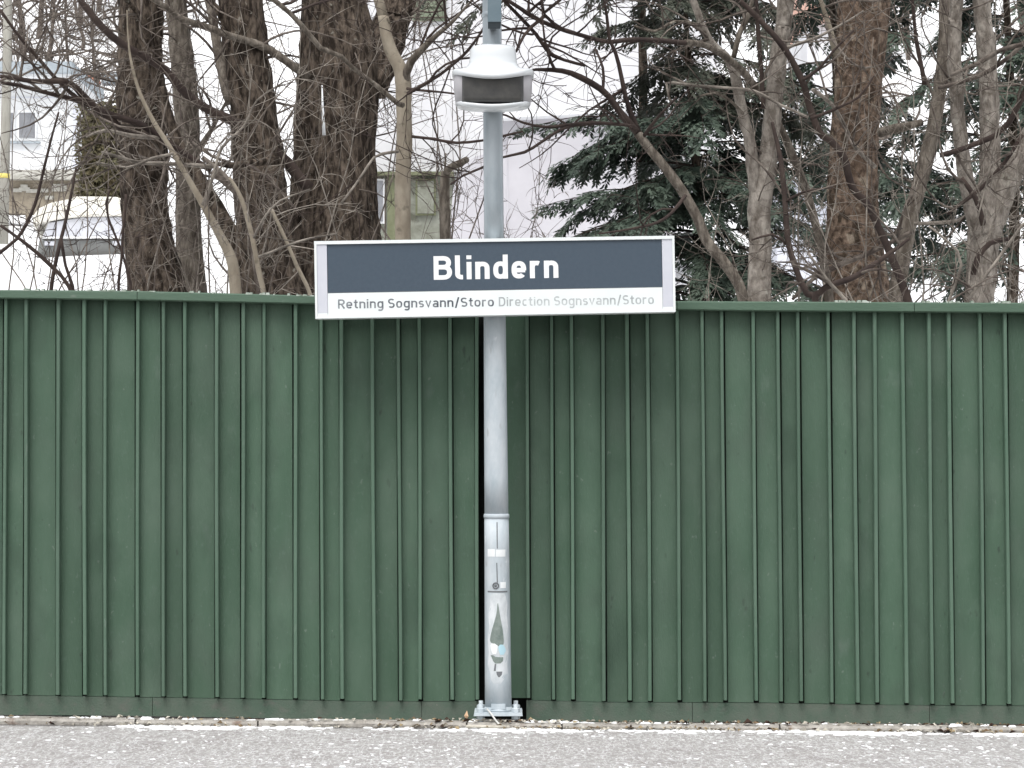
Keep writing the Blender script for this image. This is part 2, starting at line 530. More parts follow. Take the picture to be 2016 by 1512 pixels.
def interp(tab, x):
    if x <= tab[0][0]:
        (a, ya), (b, yb) = tab[0], tab[1]
    elif x >= tab[-1][0]:
        (a, ya), (b, yb) = tab[-2], tab[-1]
    else:
        for (a, ya), (b, yb) in zip(tab, tab[1:]):
            if a <= x <= b: break
    return ya + (yb - ya) * (x - a) / (b - a)


TOP = [(0, 570.5), (260, 572.5), (520, 579), (640, 583), (940, 588), (1036, 590.5), (1333, 592.5), (2016, 596)]
RAILB = [(0, 587.5), (260, 591), (520, 596.5), (640, 599), (940, 604), (1036, 606), (1333, 610), (1456, 612), (2016, 616)]
BATB = [(0, 1366), (270, 1370), (520, 1374), (740, 1379), (940, 1378), (1036, 1376), (1190, 1380), (1489, 1381), (1785, 1386), (2016, 1387)]
KICK = [(0, 1407.5), (250, 1409), (520, 1414), (740, 1417), (940, 1419), (1036, 1420), (1333, 1421.5), (2016, 1426)]


def quad_px(xt0, xt1, xb0, xb1, yt0, yt1, yb0, yb1, Y):
    return [at(xb0, yb0, Y), at(xb1, yb1, Y), at(xt1, yt1, Y), at(xt0, yt0, Y)]


def make_fence(tops, bots, label, joints):
    base = at((tops[0] + tops[-1]) / 2, 1418, YB)
    root = empty('fence', base, label, 'fence')
    n = len(tops)
    for i in range(n - 1):
        j = rng.uniform(-0.0025, 0.0025)
        y = YB + j
        ga, gb = 4.3 + rng.uniform(0, 1.5), 4.3 + rng.uniform(0, 1.2)
        t0, t1, b0, b1 = tops[i] + ga, tops[i + 1] - gb, bots[i] + ga, bots[i + 1] - gb
        mb = MB().slab(quad_px(t0, t1, b0, b1, interp(RAILB, t0) - 10, interp(RAILB, t1) - 10,
                               interp(BATB, b0) + 2, interp(BATB, b1) + 2, y), 0.018)
        mb.build('board', green, root)
    for i in range(n):
        hw = 3.7 + rng.uniform(-0.3, 0.3)
        jt, jb = rng.uniform(-0.6, 0.6), rng.uniform(-0.6, 0.6)
        t, b = tops[i] + jt, bots[i] + jb
        y = YT + rng.uniform(-0.002, 0.002)
        e = rng.uniform(-1.5, 1.5)
        # slight bow of the batten in three spans, with softened front edges
        mb = MB()
        ns = 6
        vs, fs = [], []
        ph = rng.uniform(0, 9)
        for k in range(ns + 1):
            s = k / ns
            yy = interp(RAILB, t) - 8 + (interp(BATB, b) - 1 + e - interp(RAILB, t) + 8) * s
            cx = t + (b - t) * s + 0.7 * math.sin(ph + s * 4.0)
            for (dx, dy) in ((-hw, YB + 0.018), (-hw, y + 0.004), (-hw + 1.2, y), (hw - 1.2, y), (hw, y + 0.004), (hw, YB + 0.018)):
                p = at(cx + dx, yy, y)
                vs.append((p.x, dy, p.z))
        for k in range(ns):
            for q in range(5):
                fs.append((k * 6 + q, (k + 1) * 6 + q, (k + 1) * 6 + q + 1, k * 6 + q + 1))
        fs.append((0, 1, 2, 3, 4, 5))
        fs.append(tuple(ns * 6 + q for q in range(5, -1, -1)))
        mb.add(vs, fs).build('batten', green_bat_lit, root)
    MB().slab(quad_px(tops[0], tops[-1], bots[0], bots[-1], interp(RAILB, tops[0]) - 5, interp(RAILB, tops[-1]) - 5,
                      interp(BATB, bots[0]) + 12, interp(BATB, bots[-1]) + 12, YB + 0.023), 0.004).build('shade_backing', dark_wood_gap_shade, root)  # added near-black sheet: paints the shade lines beside the battens
    # top rail: lengths butted end to end
    js = [tops[0] - 5] + [q for q in joints if tops[0] < q < tops[-1]] + [tops[-1] + 5]
    for a, b in zip(js, js[1:]):
        mb = MB()
        vs, fs = [], []
        nn = max(2, int((b - a) / 60))
        YR = 0.112
        for i in range(nn + 1):
            xx = a + 0.6 + (b - a - 1.2) * i / nn
            zt = at(xx, interp(TOP, xx), YR)
            zb = at(xx, interp(RAILB, xx), YR)
            w = 0.0012 * mn.noise(Vector((xx * 0.03, 1, 2)))
            lip = 0.010
            for (yy, z) in ((0.20, zb.z + w), (YR + 0.003, zb.z + w), (YR - 0.002, zb.z + 0.005 + w), (YR + 0.001, zt.z - 0.006 + w), (YR + 0.006, zt.z + w), (0.215, zt.z + 0.004 + w), (0.215, zb.z + w)):
                vs.append((zt.x, yy, z))
        for i in range(nn):
            for q in range(6):
                fs.append((i * 7 + q, (i + 1) * 7 + q, (i + 1) * 7 + q + 1, i * 7 + q + 1))
        fs.append(tuple(range(7)))
        fs.append(tuple(nn * 7 + q for q in range(6, -1, -1)))
        mb.add(vs, fs).build('top_rail', green_rail, root)
    # kick boards
    kj = [bots[0] - 5] + [q + 30 for q in joints if bots[0] < q + 30 < bots[-1]] + [bots[-1] + 5]
    for a, b in zip(kj, kj[1:]):
        mb = MB()
        nn = max(1, int((b - a) / 120))
        yk = YB - 0.002 + rng.uniform(-0.002, 0.001)
        for i in range(nn):
            x0, x1 = a + 0.5 + (b - a - 1) * i / nn, a + 0.5 + (b - a - 1) * (i + 1) / nn
            mb.slab(quad_px(x0, x1, x0, x1, interp(BATB, x0) + 3, interp(BATB, x1) + 3, interp(KICK, x0), interp(KICK, x1), yk), 0.024)
        mb.build('kick_board', green_kick, root)
    # posts and inner rails behind the boards
    xx = tops[0] + 20
    while xx < tops[-1]:
        p0, p1 = at(xx, 1418, YB), at(xx, interp(TOP, xx) + 6, YB)
        MB().box(p0.x - 0.045, p0.x + 0.045, YB + 0.03, YB + 0.118, -0.15, p1.z - 0.01).build('post', dark_wood_gap_shade, root)
        xx += 620
    for fr in (0.12, 0.85):
        q0, q1 = tops[0], tops[-1]
        za = at(q0, interp(TOP, q0) + fr * 800, YB)
        zb = at(q1, interp(TOP, q1) + fr * 800, YB)
        MB().slab([(za.x, YB + 0.12, za.z - 0.04), (zb.x, YB + 0.12, zb.z - 0.04), (zb.x, YB + 0.12, zb.z + 0.04), (za.x, YB + 0.12, za.z + 0.04)], 0.04).build('back_rail', dark_wood_gap_shade, root)
    return root




def lichen(root, x0, x1, n, seed):
    rg = random.Random(seed)
    mb = MB()
    for _ in range(n):
        px = rg.uniform(x0, x1)
        if mn.noise(Vector((px * 0.012, 3.3, 0.2))) < 0.02: continue
        p = at(px, interp(TOP, px), 0.118)
        s = rg.uniform(0.003, 0.012)
        q = [Vector((p.x - s, 0.113, p.z - .004)), Vector((p.x + s, 0.113, p.z - .004)), Vector((p.x + s * .8, 0.15, p.z - .002)), Vector((p.x - s * .8, 0.15, p.z - .002))]
        h = Vector((0, 0, rg.uniform(0.006, 0.012)))
        mb.hexa(q, [q[0].lerp(q[2], .2) + h, q[1].lerp(q[3], .2) + h, q[2] + h, q[3] + h])
    o = mb.build('lichen', lichen_mat, root)
    o['kind'] = 'stuff'


lichen_mat = mat('grey_green_lichen', (0.14, 0.18, 0.14), 0.95, 0.1, (0.36, 0.40, 0.36), 30)
fenceL = make_fence(LT, LBt, 'green board and batten fence on the left side of the sign pole', [-240, 270, 800])
fenceR = make_fence(RT, RBt, 'green board and batten fence on the right side of the sign pole', [1333, 1800, 2200])
lichen(fenceL, -200, 620, 90, 1)
lichen(fenceR, 1330, 2250, 170, 2)
# recessed infill behind the pole, set back between the two fences
ra = at(986, 1378, 0.20)
inf = empty('fence_infill', (ra.x, 0.2, 0), 'dark recessed green infill boards in the gap behind the sign pole', 'fence')
MB().slab(quad_px(954, 993, 955, 996, 600, 600, 1374, 1374, 0.210), 0.02).build('board', green, inf)
MB().slab(quad_px(995, 1034, 998, 1038, 600, 600, 1374, 1374, 0.207), 0.02).build('board', green, inf)
MB().slab(quad_px(925, 1050, 925, 1050, 605, 605, 1421, 1421, 0.290), 0.03).build('shade_backing', dark_wood_gap_shade, inf)  # added near-black sheet: shade of the open gap put into its colour
MB().slab(quad_px(930, 1050, 930, 1050, 592, 592, 603, 603, 0.205), 0.03).build('top_rail', green_rail, inf)

# ------------------------------------------------------------------ pole
pb = at(981, 1412, 0.0)
px0 = pb.x
lean = (at(970.5, 250, 0.0).x - at(981, 1390, 0.0).x) / (at(0, 250, 0.0).z - at(0, 1390, 0.0).z)


def zpx(py, Y=0.0):
    return at(1008, py, Y).z


def pole_c(z):
    return px0 + lean * (z - 0.05)


PZ = gz(px0)
pole = empty('sign_pole', (px0, 0, PZ), 'stepped galvanised steel pole standing on a bolted base plate before the fence', 'pole')


def pole_stage(z0, r0, z1, r1, name, m, sides=40, plan=2.0, n=6):
    mb = MB()
    prof = [(r0 + (r1 - r0) * i / n, z0 + (z1 - z0) * i / n) for i in range(n + 1)]
    mb.lathe(px0 - lean * 0.05, 0, prof, sides, plan, lean=(lean, 0))
    return mb.build(name, m, pole)


mp0 = m_per_px(0)
z_ring = zpx(1016)
low = pole_stage(PZ + 0.045, 26.3 * mp0, z_ring - 0.004, 24.0 * mp0, 'lower_tube', galv)
mid = pole_stage(z_ring + 0.002, 23.6 * mp0, zpx(560), 21.5 * mp0, 'middle_tube', galv)
upp = pole_stage(zpx(560), 19.8 * mp0, zpx(-420), 17.8 * mp0, 'upper_tube', galv_up)
mb = MB()
cx = pole_c(z_ring)
mb.lathe(cx, 0, [(23.2 * mp0, z_ring - 0.011), (25.0 * mp0, z_ring - 0.009), (25.6 * mp0, z_ring), (25.0 * mp0, z_ring + 0.009), (23.2 * mp0, z_ring + 0.011)], 40)
mb.build('collar', galv, pole)
# base plate on levelling nuts
bp = MB()
hz = PZ + 0.022
c0 = at(981, 1410, 0).x
n_ = 0.108
bp.hexa([(c0 - n_, -n_, hz), (c0 + n_, -n_, hz), (c0 + n_, n_, hz), (c0 - n_, n_, hz)],
        [(c0 - n_ + .002, -n_ + .002, hz + 0.014), (c0 + n_ - .002, -n_ + .002, hz + 0.014), (c0 + n_ - .002, n_, hz + 0.014), (c0 - n_ + .002, n_, hz + 0.014)])
bplate = bp.build('base_plate', galv, pole)
MB().lathe(pole_c(hz), 0, [(0.072, hz + 0.0145), (0.070, hz + 0.022), (0.061, hz + 0.03), (0.059, hz + 0.034)], 40).build('weld_ring', galv, pole)
for sx in (-1, 1):
    for sy in (-1, 1):
        bx, by = c0 + sx * 0.078, sy * 0.078
        bb = MB()
        bb.lathe(bx, by, [(0.010, PZ - 0.03), (0.010, hz + 0.05)], 12)
        bb.lathe(bx, by, [(0.019, hz + 0.0145), (0.019, hz + 0.03), (0.012, hz + 0.033)], 6, smooth=False)
        bb.lathe(bx, by, [(0.019, hz - 0.016), (0.019, hz - 0.001)], 6, smooth=False)
        bb.build('anchor_bolt', galv, pole)
# small cast tab near the foot


def pole_r(z):
    t = (z - PZ - 0.045) / (z_ring - PZ - 0.045)
    if z < z_ring: return (26.3 + (24.0 - 26.3) * t) * mp0
    return 23.0 * mp0


def patch(outline, off, name, m, parent=pole, thick=0.0006, label=None):
    """a thin sheet stuck to the round pole; outline in photo pixels on the pole's face (list of (left, right, y) rows)"""
    mb = MB()
    vs, fs = [], []
    nx = 8
    for (xl, xr, y) in outline:
        z = zpx(y, -0.055)
        r = pole_r(z) + off
        c = pole_c(z)
        for i in range(nx + 1):
            X = at(xl + (xr - xl) * i / nx, y, -0.05).x - c
            X = max(-r * 0.985, min(r * 0.985, X))
            vs.append((c + X, -math.sqrt(max(1e-8, r * r - X * X)), z))
    w = nx + 1
    for j in range(len(outline) - 1):
        for i in range(nx):
            fs.append(((j + 1) * w + i, (j + 1) * w + i + 1, j * w + i + 1, j * w + i))
    mb.add(vs, fs, True)
    o = mb.build(name, m, parent)
    if label: o['label'] = label
    return o


patch([(960, 974.5, 1081), (960, 974.5, 1096)], 0.0010, 'sticker', paper)
patch([(976, 995, 1082), (976, 995, 1096)], 0.0011, 'sticker', paper)
patch([(977.5, 979.5, 1028), (978, 980, 1080)], 0.0008, 'door_seam', seam)
patch([(977, 979, 1108), (978, 980.5, 1150)], 0.0008, 'door_seam', seam)
patch([(960, 999, 1163.5), (960, 999, 1166.5)], 0.0009, 'door_seam', seam)
patch([(968, 993, 1168), (964, 996, 1176), (965, 999, 1190), (961, 998, 1210), (963, 1000, 1232), (960, 999, 1260), (962, 1001, 1284), (960, 998, 1310), (965, 1000, 1326), (966, 992, 1338), (972, 986, 1346)], 0.0008, 'poster_scrap', paper_worn, label='white remains of a poster torn off the pole')
patch([(979.4, 980.6, 1188), (978.6, 982.5, 1200), (976.5, 984.5, 1212), (973, 987, 1225), (969, 989.5, 1238), (966, 991, 1250), (964.5, 992, 1260), (966, 992, 1265), (974, 991, 1269), (980, 988, 1272)], 0.0014, 'torn_patch', paper_torn, label='drop shaped dark green tear in the poster remains')
patch([(967, 974, 1267), (965, 980, 1271), (967, 979, 1280), (970, 977, 1288)], 0.0018, 'torn_patch', paper, label='white scrap of paper left in the tear')
patch([(984, 990, 1269), (981, 994, 1274), (982, 996, 1281), (985, 992, 1289)], 0.0020, 'torn_patch', paper_blue, label='pale blue scrap of paper')
patch([(966, 972, 1290), (968, 991, 1294), (971, 990, 1302), (975, 985, 1306)], 0.0014, 'torn_patch', paper_torn)
patch([(974, 977, 1307), (972, 976, 1321)], 0.0014, 'torn_patch', seam)
patch([(977, 989, 1322), (978, 988, 1328), (981, 984, 1333)], 0.0014, 'torn_patch', seam)
patch([(985, 996, 1146), (985, 996, 1158)], 0.0009, 'sticker', paper)
# lock
z = zpx(1153, -0.055)
mb = MB()
vs = []
c_, rr = pole_c(z) + (at(976, 1153, -.055).x - pole_c(z)), 0.016
lk = MB()
pts = [Vector((c_ + math.cos(a) * 0.0125, -pole_r(z) - 0.001, z + math.sin(a) * 0.0125)) for a in [2 * math.pi * k / 20 for k in range(21)]]
lk.tube(pts, [0.003] * 21, 6)
lk.tube([Vector((c_, -pole_r(z) + 0.004, z)), Vector((c_, -pole_r(z) - 0.002, z))], [0.006, 0.006], 10)
lock = lk.build('door_lock', seam, pole)
# raised tab near the foot
mb = MB()
t0, t1 = at(967, 1396, -0.06), at(995, 1386, -0.06)
mb.box(t0.x, t1.x, -pole_r(t0.z) - 0.006, -pole_r(t0.z) + 0.02, t0.z, t1.z)
mb.build('foot_tab', galv, pole)
# earthing strap from the plate down onto the kerb
q = [(959, 1396, -0.09), (966, 1404, -0.117), (975, 1417, -0.125), (984, 1428, -0.14), (992, 1437, -0.17)]
MB().tube([at(a, b, Y) for a, b, Y in q], [0.0042] * 5, 8).build('earth_strap', plastic_white, pole)

# ------------------------------------------------------------------ lamp housing on the pole
lz = zpx(175)
lc = pole_c(lz) + 0.002
lamp = empty('platform_lamp', (lc, 0, lz), 'white hat shaped lamp housing with a dark front window, fixed around the pole', 'lamp')
RL = 80 * mp0


def droop(x, y, r, z):
    return -0.036 * (1 - min(1, (x / RL) ** 2)) * (r / RL) ** 3 * max(0.0, min(1.0, -y / r * 1.2 if r else 0))


zz = lambda p: zpx(p, 0)
hood = MB().lathe(lc, 0, [(24 * mp0, zz(93) - 0.003), (34 * mp0, zz(91)), (42 * mp0, zz(94)), (45 * mp0, zz(100)), (46 * mp0, zz(112)), (47.5 * mp0, zz(125)), (51.5 * mp0, zz(132.5)), (62 * mp0, zz(137)), (79 * mp0, zz(140)), (81 * mp0, zz(143)), (80.5 * mp0, zz(151.5)), (76 * mp0, zz(152.5)), (40 * mp0, zz(150))],
                  56, 2.5, droop).build('hood', lamp_white, lamp)
body = MB().lathe(lc, 0, [(60 * mp0, zz(146)), (77.5 * mp0, zz(148)), (77 * mp0, zz(180)), (74 * mp0, zz(205)), (60 * mp0, zz(208))], 120, 3.2, ys=0.86).build('lamp_body', lamp_body, lamp)
rim = MB().lathe(lc, 0, [(50 * mp0, zz(200)), (72.5 * mp0, zz(202)), (74.5 * mp0, zz(205)), (72 * mp0, zz(209.5)), (64 * mp0, zz(212)), (30 * mp0, zz(212))], 56, 2.7, lambda x, y, r, z: -0.030 * (1 - min(1, (x / RL) ** 2)) * max(0.0, min(1.0, -y / r * 1.2))).build('bottom_rim', lamp_white, lamp)
mb = MB()
vs, fs = [], []
nx, ny = 20, 6
for j in range(ny + 1):
    for i in range(nx + 1):
        X = (-60 + 120 * i / nx) * mp0
        yy = 146.5 + (200.5 - 146.5) * j / ny
        rb = (77.5 - (yy - 148) / 57 * 3.5) * mp0
        Yb = -rb * (1 - min(0.999, abs(X / rb) ** 3.2)) ** (1 / 3.2)
        Yb *= 0.86
        vs.append((lc + X, Yb - 0.006, zpx(yy, Yb)))
w = nx + 1
for j in range(ny):
    for i in range(nx):
        fs.append(((j + 1) * w + i, (j + 1) * w + i + 1, j * w + i + 1, j * w + i))
mb.add(vs, fs, True)
win = mb.build('lamp_window', lamp_glass, lamp)
sm = win.modifiers.new('thick', 'SOLIDIFY'); sm.thickness = 0.012; sm.offset = -1

# blue-grey box at the top of the pole
bz0, bz1 = zpx(57, -0.1), zpx(-300, -0.1)
b0, b1 = at(959, 30, -0.1).x, at(991, 30, -0.1).x
ub = empty('pole_box', ((b0 + b1) / 2, -0.08, bz0), 'blue grey box strapped to the pole above the white lamp', 'box')
mb = MB()
ch = 0.006
mb.hexa([(b0 + .003, -0.125, bz0 + 0.028), (b1 - 0.010, -0.125, bz0 + 0.028), (b1 - 0.010, -0.05, bz0 + 0.034), (b0 + .003, -0.05, bz0 + 0.034)],
        [(b0, -0.125, bz1), (b1, -0.125, bz1), (b1, -0.05, bz1), (b0, -0.05, bz1)])
mb.build('casing', box_blue, ub)
MB().hexa([(b0 + .004, -0.105, bz0), (b1 - 0.014, -0.105, bz0), (b1 - 0.014, -0.055, bz0 + .01), (b0 + .004, -0.055, bz0 + .01)],
          [(b0 + .004, -0.122, bz0 + 0.027), (b1 - 0.011, -0.122, bz0 + 0.027), (b1 - 0.011, -0.055, bz0 + 0.033), (b0 + .004, -0.055, bz0 + 0.033)]).build('bottom_cover', mat('dark_cover', (0.06, 0.075, 0.085), 0.6), ub)
zb_ = zpx(30)
MB().lathe(pole_c(zb_), 0, [(0.043, zb_ - 0.012), (0.0455, zb_ - 0.01), (0.0455, zb_ + 0.01), (0.043, zb_ + 0.012)], 28).build('strap', galv_up, ub)

# ------------------------------------------------------------------ sign
YS = -0.155
def S(px, py, dy=0.0):
    p = at(px, py, YS)
    return Vector((p.x, YS + dy, p.z))
sTL, sTR, sBR, sBL = (618.5, 475), (1327.5, 464), (1330, 614), (621, 627.5)
scn = S(974, 545)
sign = empty('station_sign', scn, 'wide white framed station name sign with slate blue panel reading Blindern', 'sign')


def lerp2(a, b, t): return (a[0] + (b[0] - a[0]) * t, a[1] + (b[1] - a[1]) * t)


def sp(u, v):
    """pixel at sign coordinates u (0 left - 1 right), v (0 top - 1 bottom)"""
    return lerp2(lerp2(sTL, sTR, u), lerp2(sBL, sBR, u), v)


def sq(u0, u1, v0, v1, dy, thick, mb=None):
    mb = mb or MB()
    q = [S(*sp(u0, v1), dy), S(*sp(u1, v1), dy), S(*sp(u1, v0), dy), S(*sp(u0, v0), dy)]
    return mb.slab(q, thick)


TH = 0.10
cu = 24.5 / 709.0
fr = MB()
sq(0, 1, 0, 0.042, -0.004, TH + 0.004, fr)
sq(0, 1, 0.972, 1, -0.004, TH + 0.004, fr)
sq(0.0, 0.0065, 0.0425, 0.9715, -0.004, TH + 0.004, fr)
sq(0.9935, 1.0, 0.0425, 0.9715, -0.004, TH + 0.004, fr)
frame = fr.build('frame', white_alu, sign)
sq(0.007, cu, 0.043, 0.93, 0.0, TH - 0.004).build('side_cap', cap_alu, sign)
sq(1 - cu, 0.993, 0.043, 0.93, 0.0, TH - 0.004).build('side_cap', cap_alu, sign)
mb = MB()
sq(0.007, cu, 0.931, 0.971, 0.0, TH - 0.004, mb)
sq(1 - cu, 0.993, 0.931, 0.971, 0.0, TH - 0.004, mb)
mb.build('corner_block', white_alu, sign)
sq(cu + .0008, 1 - cu - .0008, 0.675, 0.971, 0.002, TH - 0.006).build('lower_panel', white_alu, sign)
name_p = sq(cu + .0008, 1 - cu - .0008, 0.043, 0.667, 0.004, TH - 0.008).build('name_panel', sign_blue, sign)
sq(cu + .0008, 1 - cu - .0008, 0.6672, 0.6748, 0.0045, TH - 0.01).build('panel_edge', seam, sign)
# clamps behind the sign
for v in (0.2, 0.8):
    zc = S(*sp(0.5, v)).z
    MB().box(px0 - 0.075, px0 + 0.062, YS + TH + 0.001, -0.048, zc - 0.02, zc + 0.02).build('clamp', galv, sign)


# --- lettering: a small stroke alphabet
def arc(cx, cy, rx, ry, a0, a1, n=10, e=2.0):
    out = []
    for i in range(n + 1):
        a = R(a0 + (a1 - a0) * i / n)
        c, s = math.cos(a), math.sin(a)
        out.append((cx + rx * math.copysign(abs(c) ** (2 / e), c), cy + ry * math.copysign(abs(s) ** (2 / e), s)))
    return out


def glyph(ch, w):
    s = w / 2
    X = 0.735
    E = 2.6
    if ch == 'B':
        W = 0.66
        m = 0.53
        up = [(s, m), (s, 1 - s)] + [(W * .5, 1 - s)] + arc(W * .55, (m + 1 - s) / 2, W * .40 - s * .55, (1 - s - m) / 2, 90, -90, 10, 2.3) + [(W * .5, m)]
        lo = [(s, s), (s, m)] + [(W * .5, m)] + arc(W * .57, (m + s) / 2, W * .43 - s * .55, (m - s) / 2, 90, -90, 10, 2.3) + [(W * .5, s)]
        return W + .02, [(up, True), (lo, True)]
    if ch == 'R':
        W = 0.62
        m = 0.47
        up = [(s, 0), (s, 1 - s), (W * .45, 1 - s)] + arc(W * .52, (m + 1 - s) / 2, W * .48 - s, (1 - s - m) / 2, 90, -90, 10, 2.3) + [(s, m)]
        return W, [(up, False), ([(W * .48, m), (W - s * .6, 0)], False)]
    if ch == 'D':
        W = 0.64
        p = [(s, s), (s, 1 - s), (W * .42, 1 - s)] + arc(W * .46, 0.5, W * .54 - s, .5 - s, 90, -90, 14, 2.6) + [(W * .42, s)]
        return W, [(p, True)]
    if ch == 'S':
        W = 0.60
        h = (1 - 2 * s) / 4
        p = arc(W / 2, 1 - s - h, W / 2 - s, h, 35, 270, 14, 2.3) + arc(W / 2, s + h, W / 2 - s, h, 90, -145, 14, 2.3)[1:]
        return W, [(p, False)]
    if ch == 's':
        W = 0.48
        h = (X - 2 * s) / 4
        p = arc(W / 2, X - s - h, W / 2 - s, h, 35, 270, 12, 2.3) + arc(W / 2, s + h, W / 2 - s, h, 90, -145, 12, 2.3)[1:]
        return W, [(p, False)]
    if ch == 'l':
        r = 0.14
        return 0.30, [([(s, 1.02), (s, s + r)] + arc(s + r, s + r, r, r, 180, 270, 6) + [(0.30, s)], False)]
    if ch == 'i':
        return w, [([(s, 0), (s, X)], False), ([(s, 0.85), (s, 0.85 + w * .85)], False)]
    if ch == 'n':
        W = 0.55
        return W, [([(s, 0), (s, X)], False), (arc(W / 2, X - s - .19, W / 2 - s, .19, 172, 0, 10, 2.4) + [(W - s, 0)], False)]
    if ch == 'r':
        W = 0.40
        return W, [([(s, 0), (s, X)], False), (arc(W * .66, X - s - .19, W * .66 - s, .19, 172, 62, 8, 2.4), False)]
    if ch == 'd':
        W = 0.56
        return W, [(arc(W / 2, X / 2, W / 2 - s, X / 2 - s, 0, 360, 28, E)[:-1], True), ([(W - s, 0), (W - s, 1.02)], False)]
    if ch == 'g':
        W = 0.56
        return W, [(arc(W / 2, X / 2, W / 2 - s, X / 2 - s, 0, 360, 28, E)[:-1], True),
                   ([(W - s, X), (W - s, -.02)] + arc(W / 2, -.02, W / 2 - s, .22, 0, -140, 9, 2.3), False)]
    if ch == 'o':
        W = 0.56
        return W, [(arc(W / 2, X / 2, W / 2 - s, X / 2 - s, 0, 360, 28, E)[:-1], True)]
    if ch == 'e':
        W = 0.56
        m = X * .49
        return W, [(arc(W / 2, X / 2, W / 2 - s, X / 2 - s, -4, 318, 26, E), False), ([(s, m - s * .1), (W - s * .4, m - s * .1)], False)]
    if ch == 'c':
        W = 0.50
        return W, [(arc(W / 2 + .02, X / 2, W / 2 - s, X / 2 - s, 48, 312, 22, E), False)]
    if ch == 't':
        W = 0.38
        r = 0.14
        x0 = 0.10 + s
        return W, [([(x0, .94), (x0, s + r)] + arc(x0 + r, s + r, r, r, 180, 270, 6) + [(W, s)], False), ([(0, X - s), (W - .02, X - s)], False)]
    if ch == 'v':
        W = 0.54
        return W, [([(s * .8, X), (W / 2, s * .6), (W - s * .8, X)], False)]
    if ch == 'a':
        W = 0.53
        return W, [(arc(W / 2, X - s - .17, W / 2 - s, .17, 150, 0, 9, 2.3) + [(W - s, 0)], False),
                   (arc(W / 2, s + .15, W / 2 - s, .15, 0, 360, 22, 2.5)[:-1], True)]
    if ch == '/':
        return 0.42, [([(s, -.12), (0.42 - s, 1.06)], False)]
    return 0.30, []


def ribbon(path, closed, w):
    n = len(path)
    pts = [Vector(p) for p in path]
    L, Rr = [], []
    for i in range(n):
        if closed: a, b, c = pts[i - 1], pts[i], pts[(i + 1) % n]
        else: a, b, c = pts[max(0, i - 1)], pts[i], pts[min(n - 1, i + 1)]
        d1, d2 = (b - a), (c - b)
        if d1.length < 1e-7: d1 = d2
        if d2.length < 1e-7: d2 = d1
        d1, d2 = d1.normalized(), d2.normalized()
        n1, n2 = Vector((-d1.y, d1.x)), Vector((-d2.y, d2.x))
        m = n1 + n2
        if m.length < 1e-5: m = n1
        m.normalize()
        k = min(1.6, 1 / max(0.3, m.dot(n1)))
        L.append(b + m * (w / 2 * k))
        Rr.append(b - m * (w / 2 * k))
    fs = []
    for i in range(n if closed else n - 1):
        j = (i + 1) % n
        fs.append((i, n + i, n + j, j))
    return L + Rr, fs


def write(text, x0, y0, x1, y1, cap, w, gap, name, m, split):
    """text along the pixel line (x0,y0)-(x1,y1): baseline; scaled to fill it"""
    adv, items = 0.0, []
    for ch in text:
        W, st = glyph(ch, w)
        items.append((ch, adv, st))
        adv += W + (gap if ch != ' ' else 0)
    adv -= gap
    sx = (x1 - x0) / adv
    mb = MB()
    for ch, a, st in items:
        if split: mb = MB()
        for k, (path, closed) in enumerate(st):
            vv, ff = ribbon(path, closed, w)
            d = -0.0006 - 0.0003 * k
            vs = []
            for p in vv:
                px = x0 + (a + p.x) * sx
                py = y0 + (y1 - y0) * (px - x0) / (x1 - x0) - p.y * cap
                # lean of the tilted sign
                px += p.y * cap * (y0 - y1) / (x1 - x0) * -1
                vs.append(S(px, py, (0.004 if split else 0.002) + d))
            mb.add(vs, ff)
        if split and st: mb.build(name, m, sign)
    if not split: return mb.build(name, m, sign)


write('Blindern', 854, 550.8, 1099.5, 546.8, 46.5, 0.19, 0.14, 'letter', letter_white, True)
o = write('Retning Sognsvann/Storo', 665.5, 607.5, 972.5, 603.0, 18.0, 0.145, 0.13, 'lettering', letter_grey, False)
o['label'] = 'worn dark grey line reading Retning Sognsvann/Storo'
o = write('Direction Sognsvann/Storo', 982, 602.9, 1287.5, 598.3, 18.0, 0.14, 0.13, 'lettering', letter_pale, False)
o['label'] = 'faded pale grey line reading Direction Sognsvann/Storo'

# ------------------------------------------------------------------ trees
def ptsY(tr, Y0, Y1=None):
    Y1 = Y0 if Y1 is None else Y1
    n = len(tr)
    out = []
    for i, (px, py, w) in enumerate(tr):
        Y = Y0 + (Y1 - Y0) * (i / max(1, n - 1))
        out.append((at(px, py, Y), w * 0.5 * m_per_px(Y)))
    return out


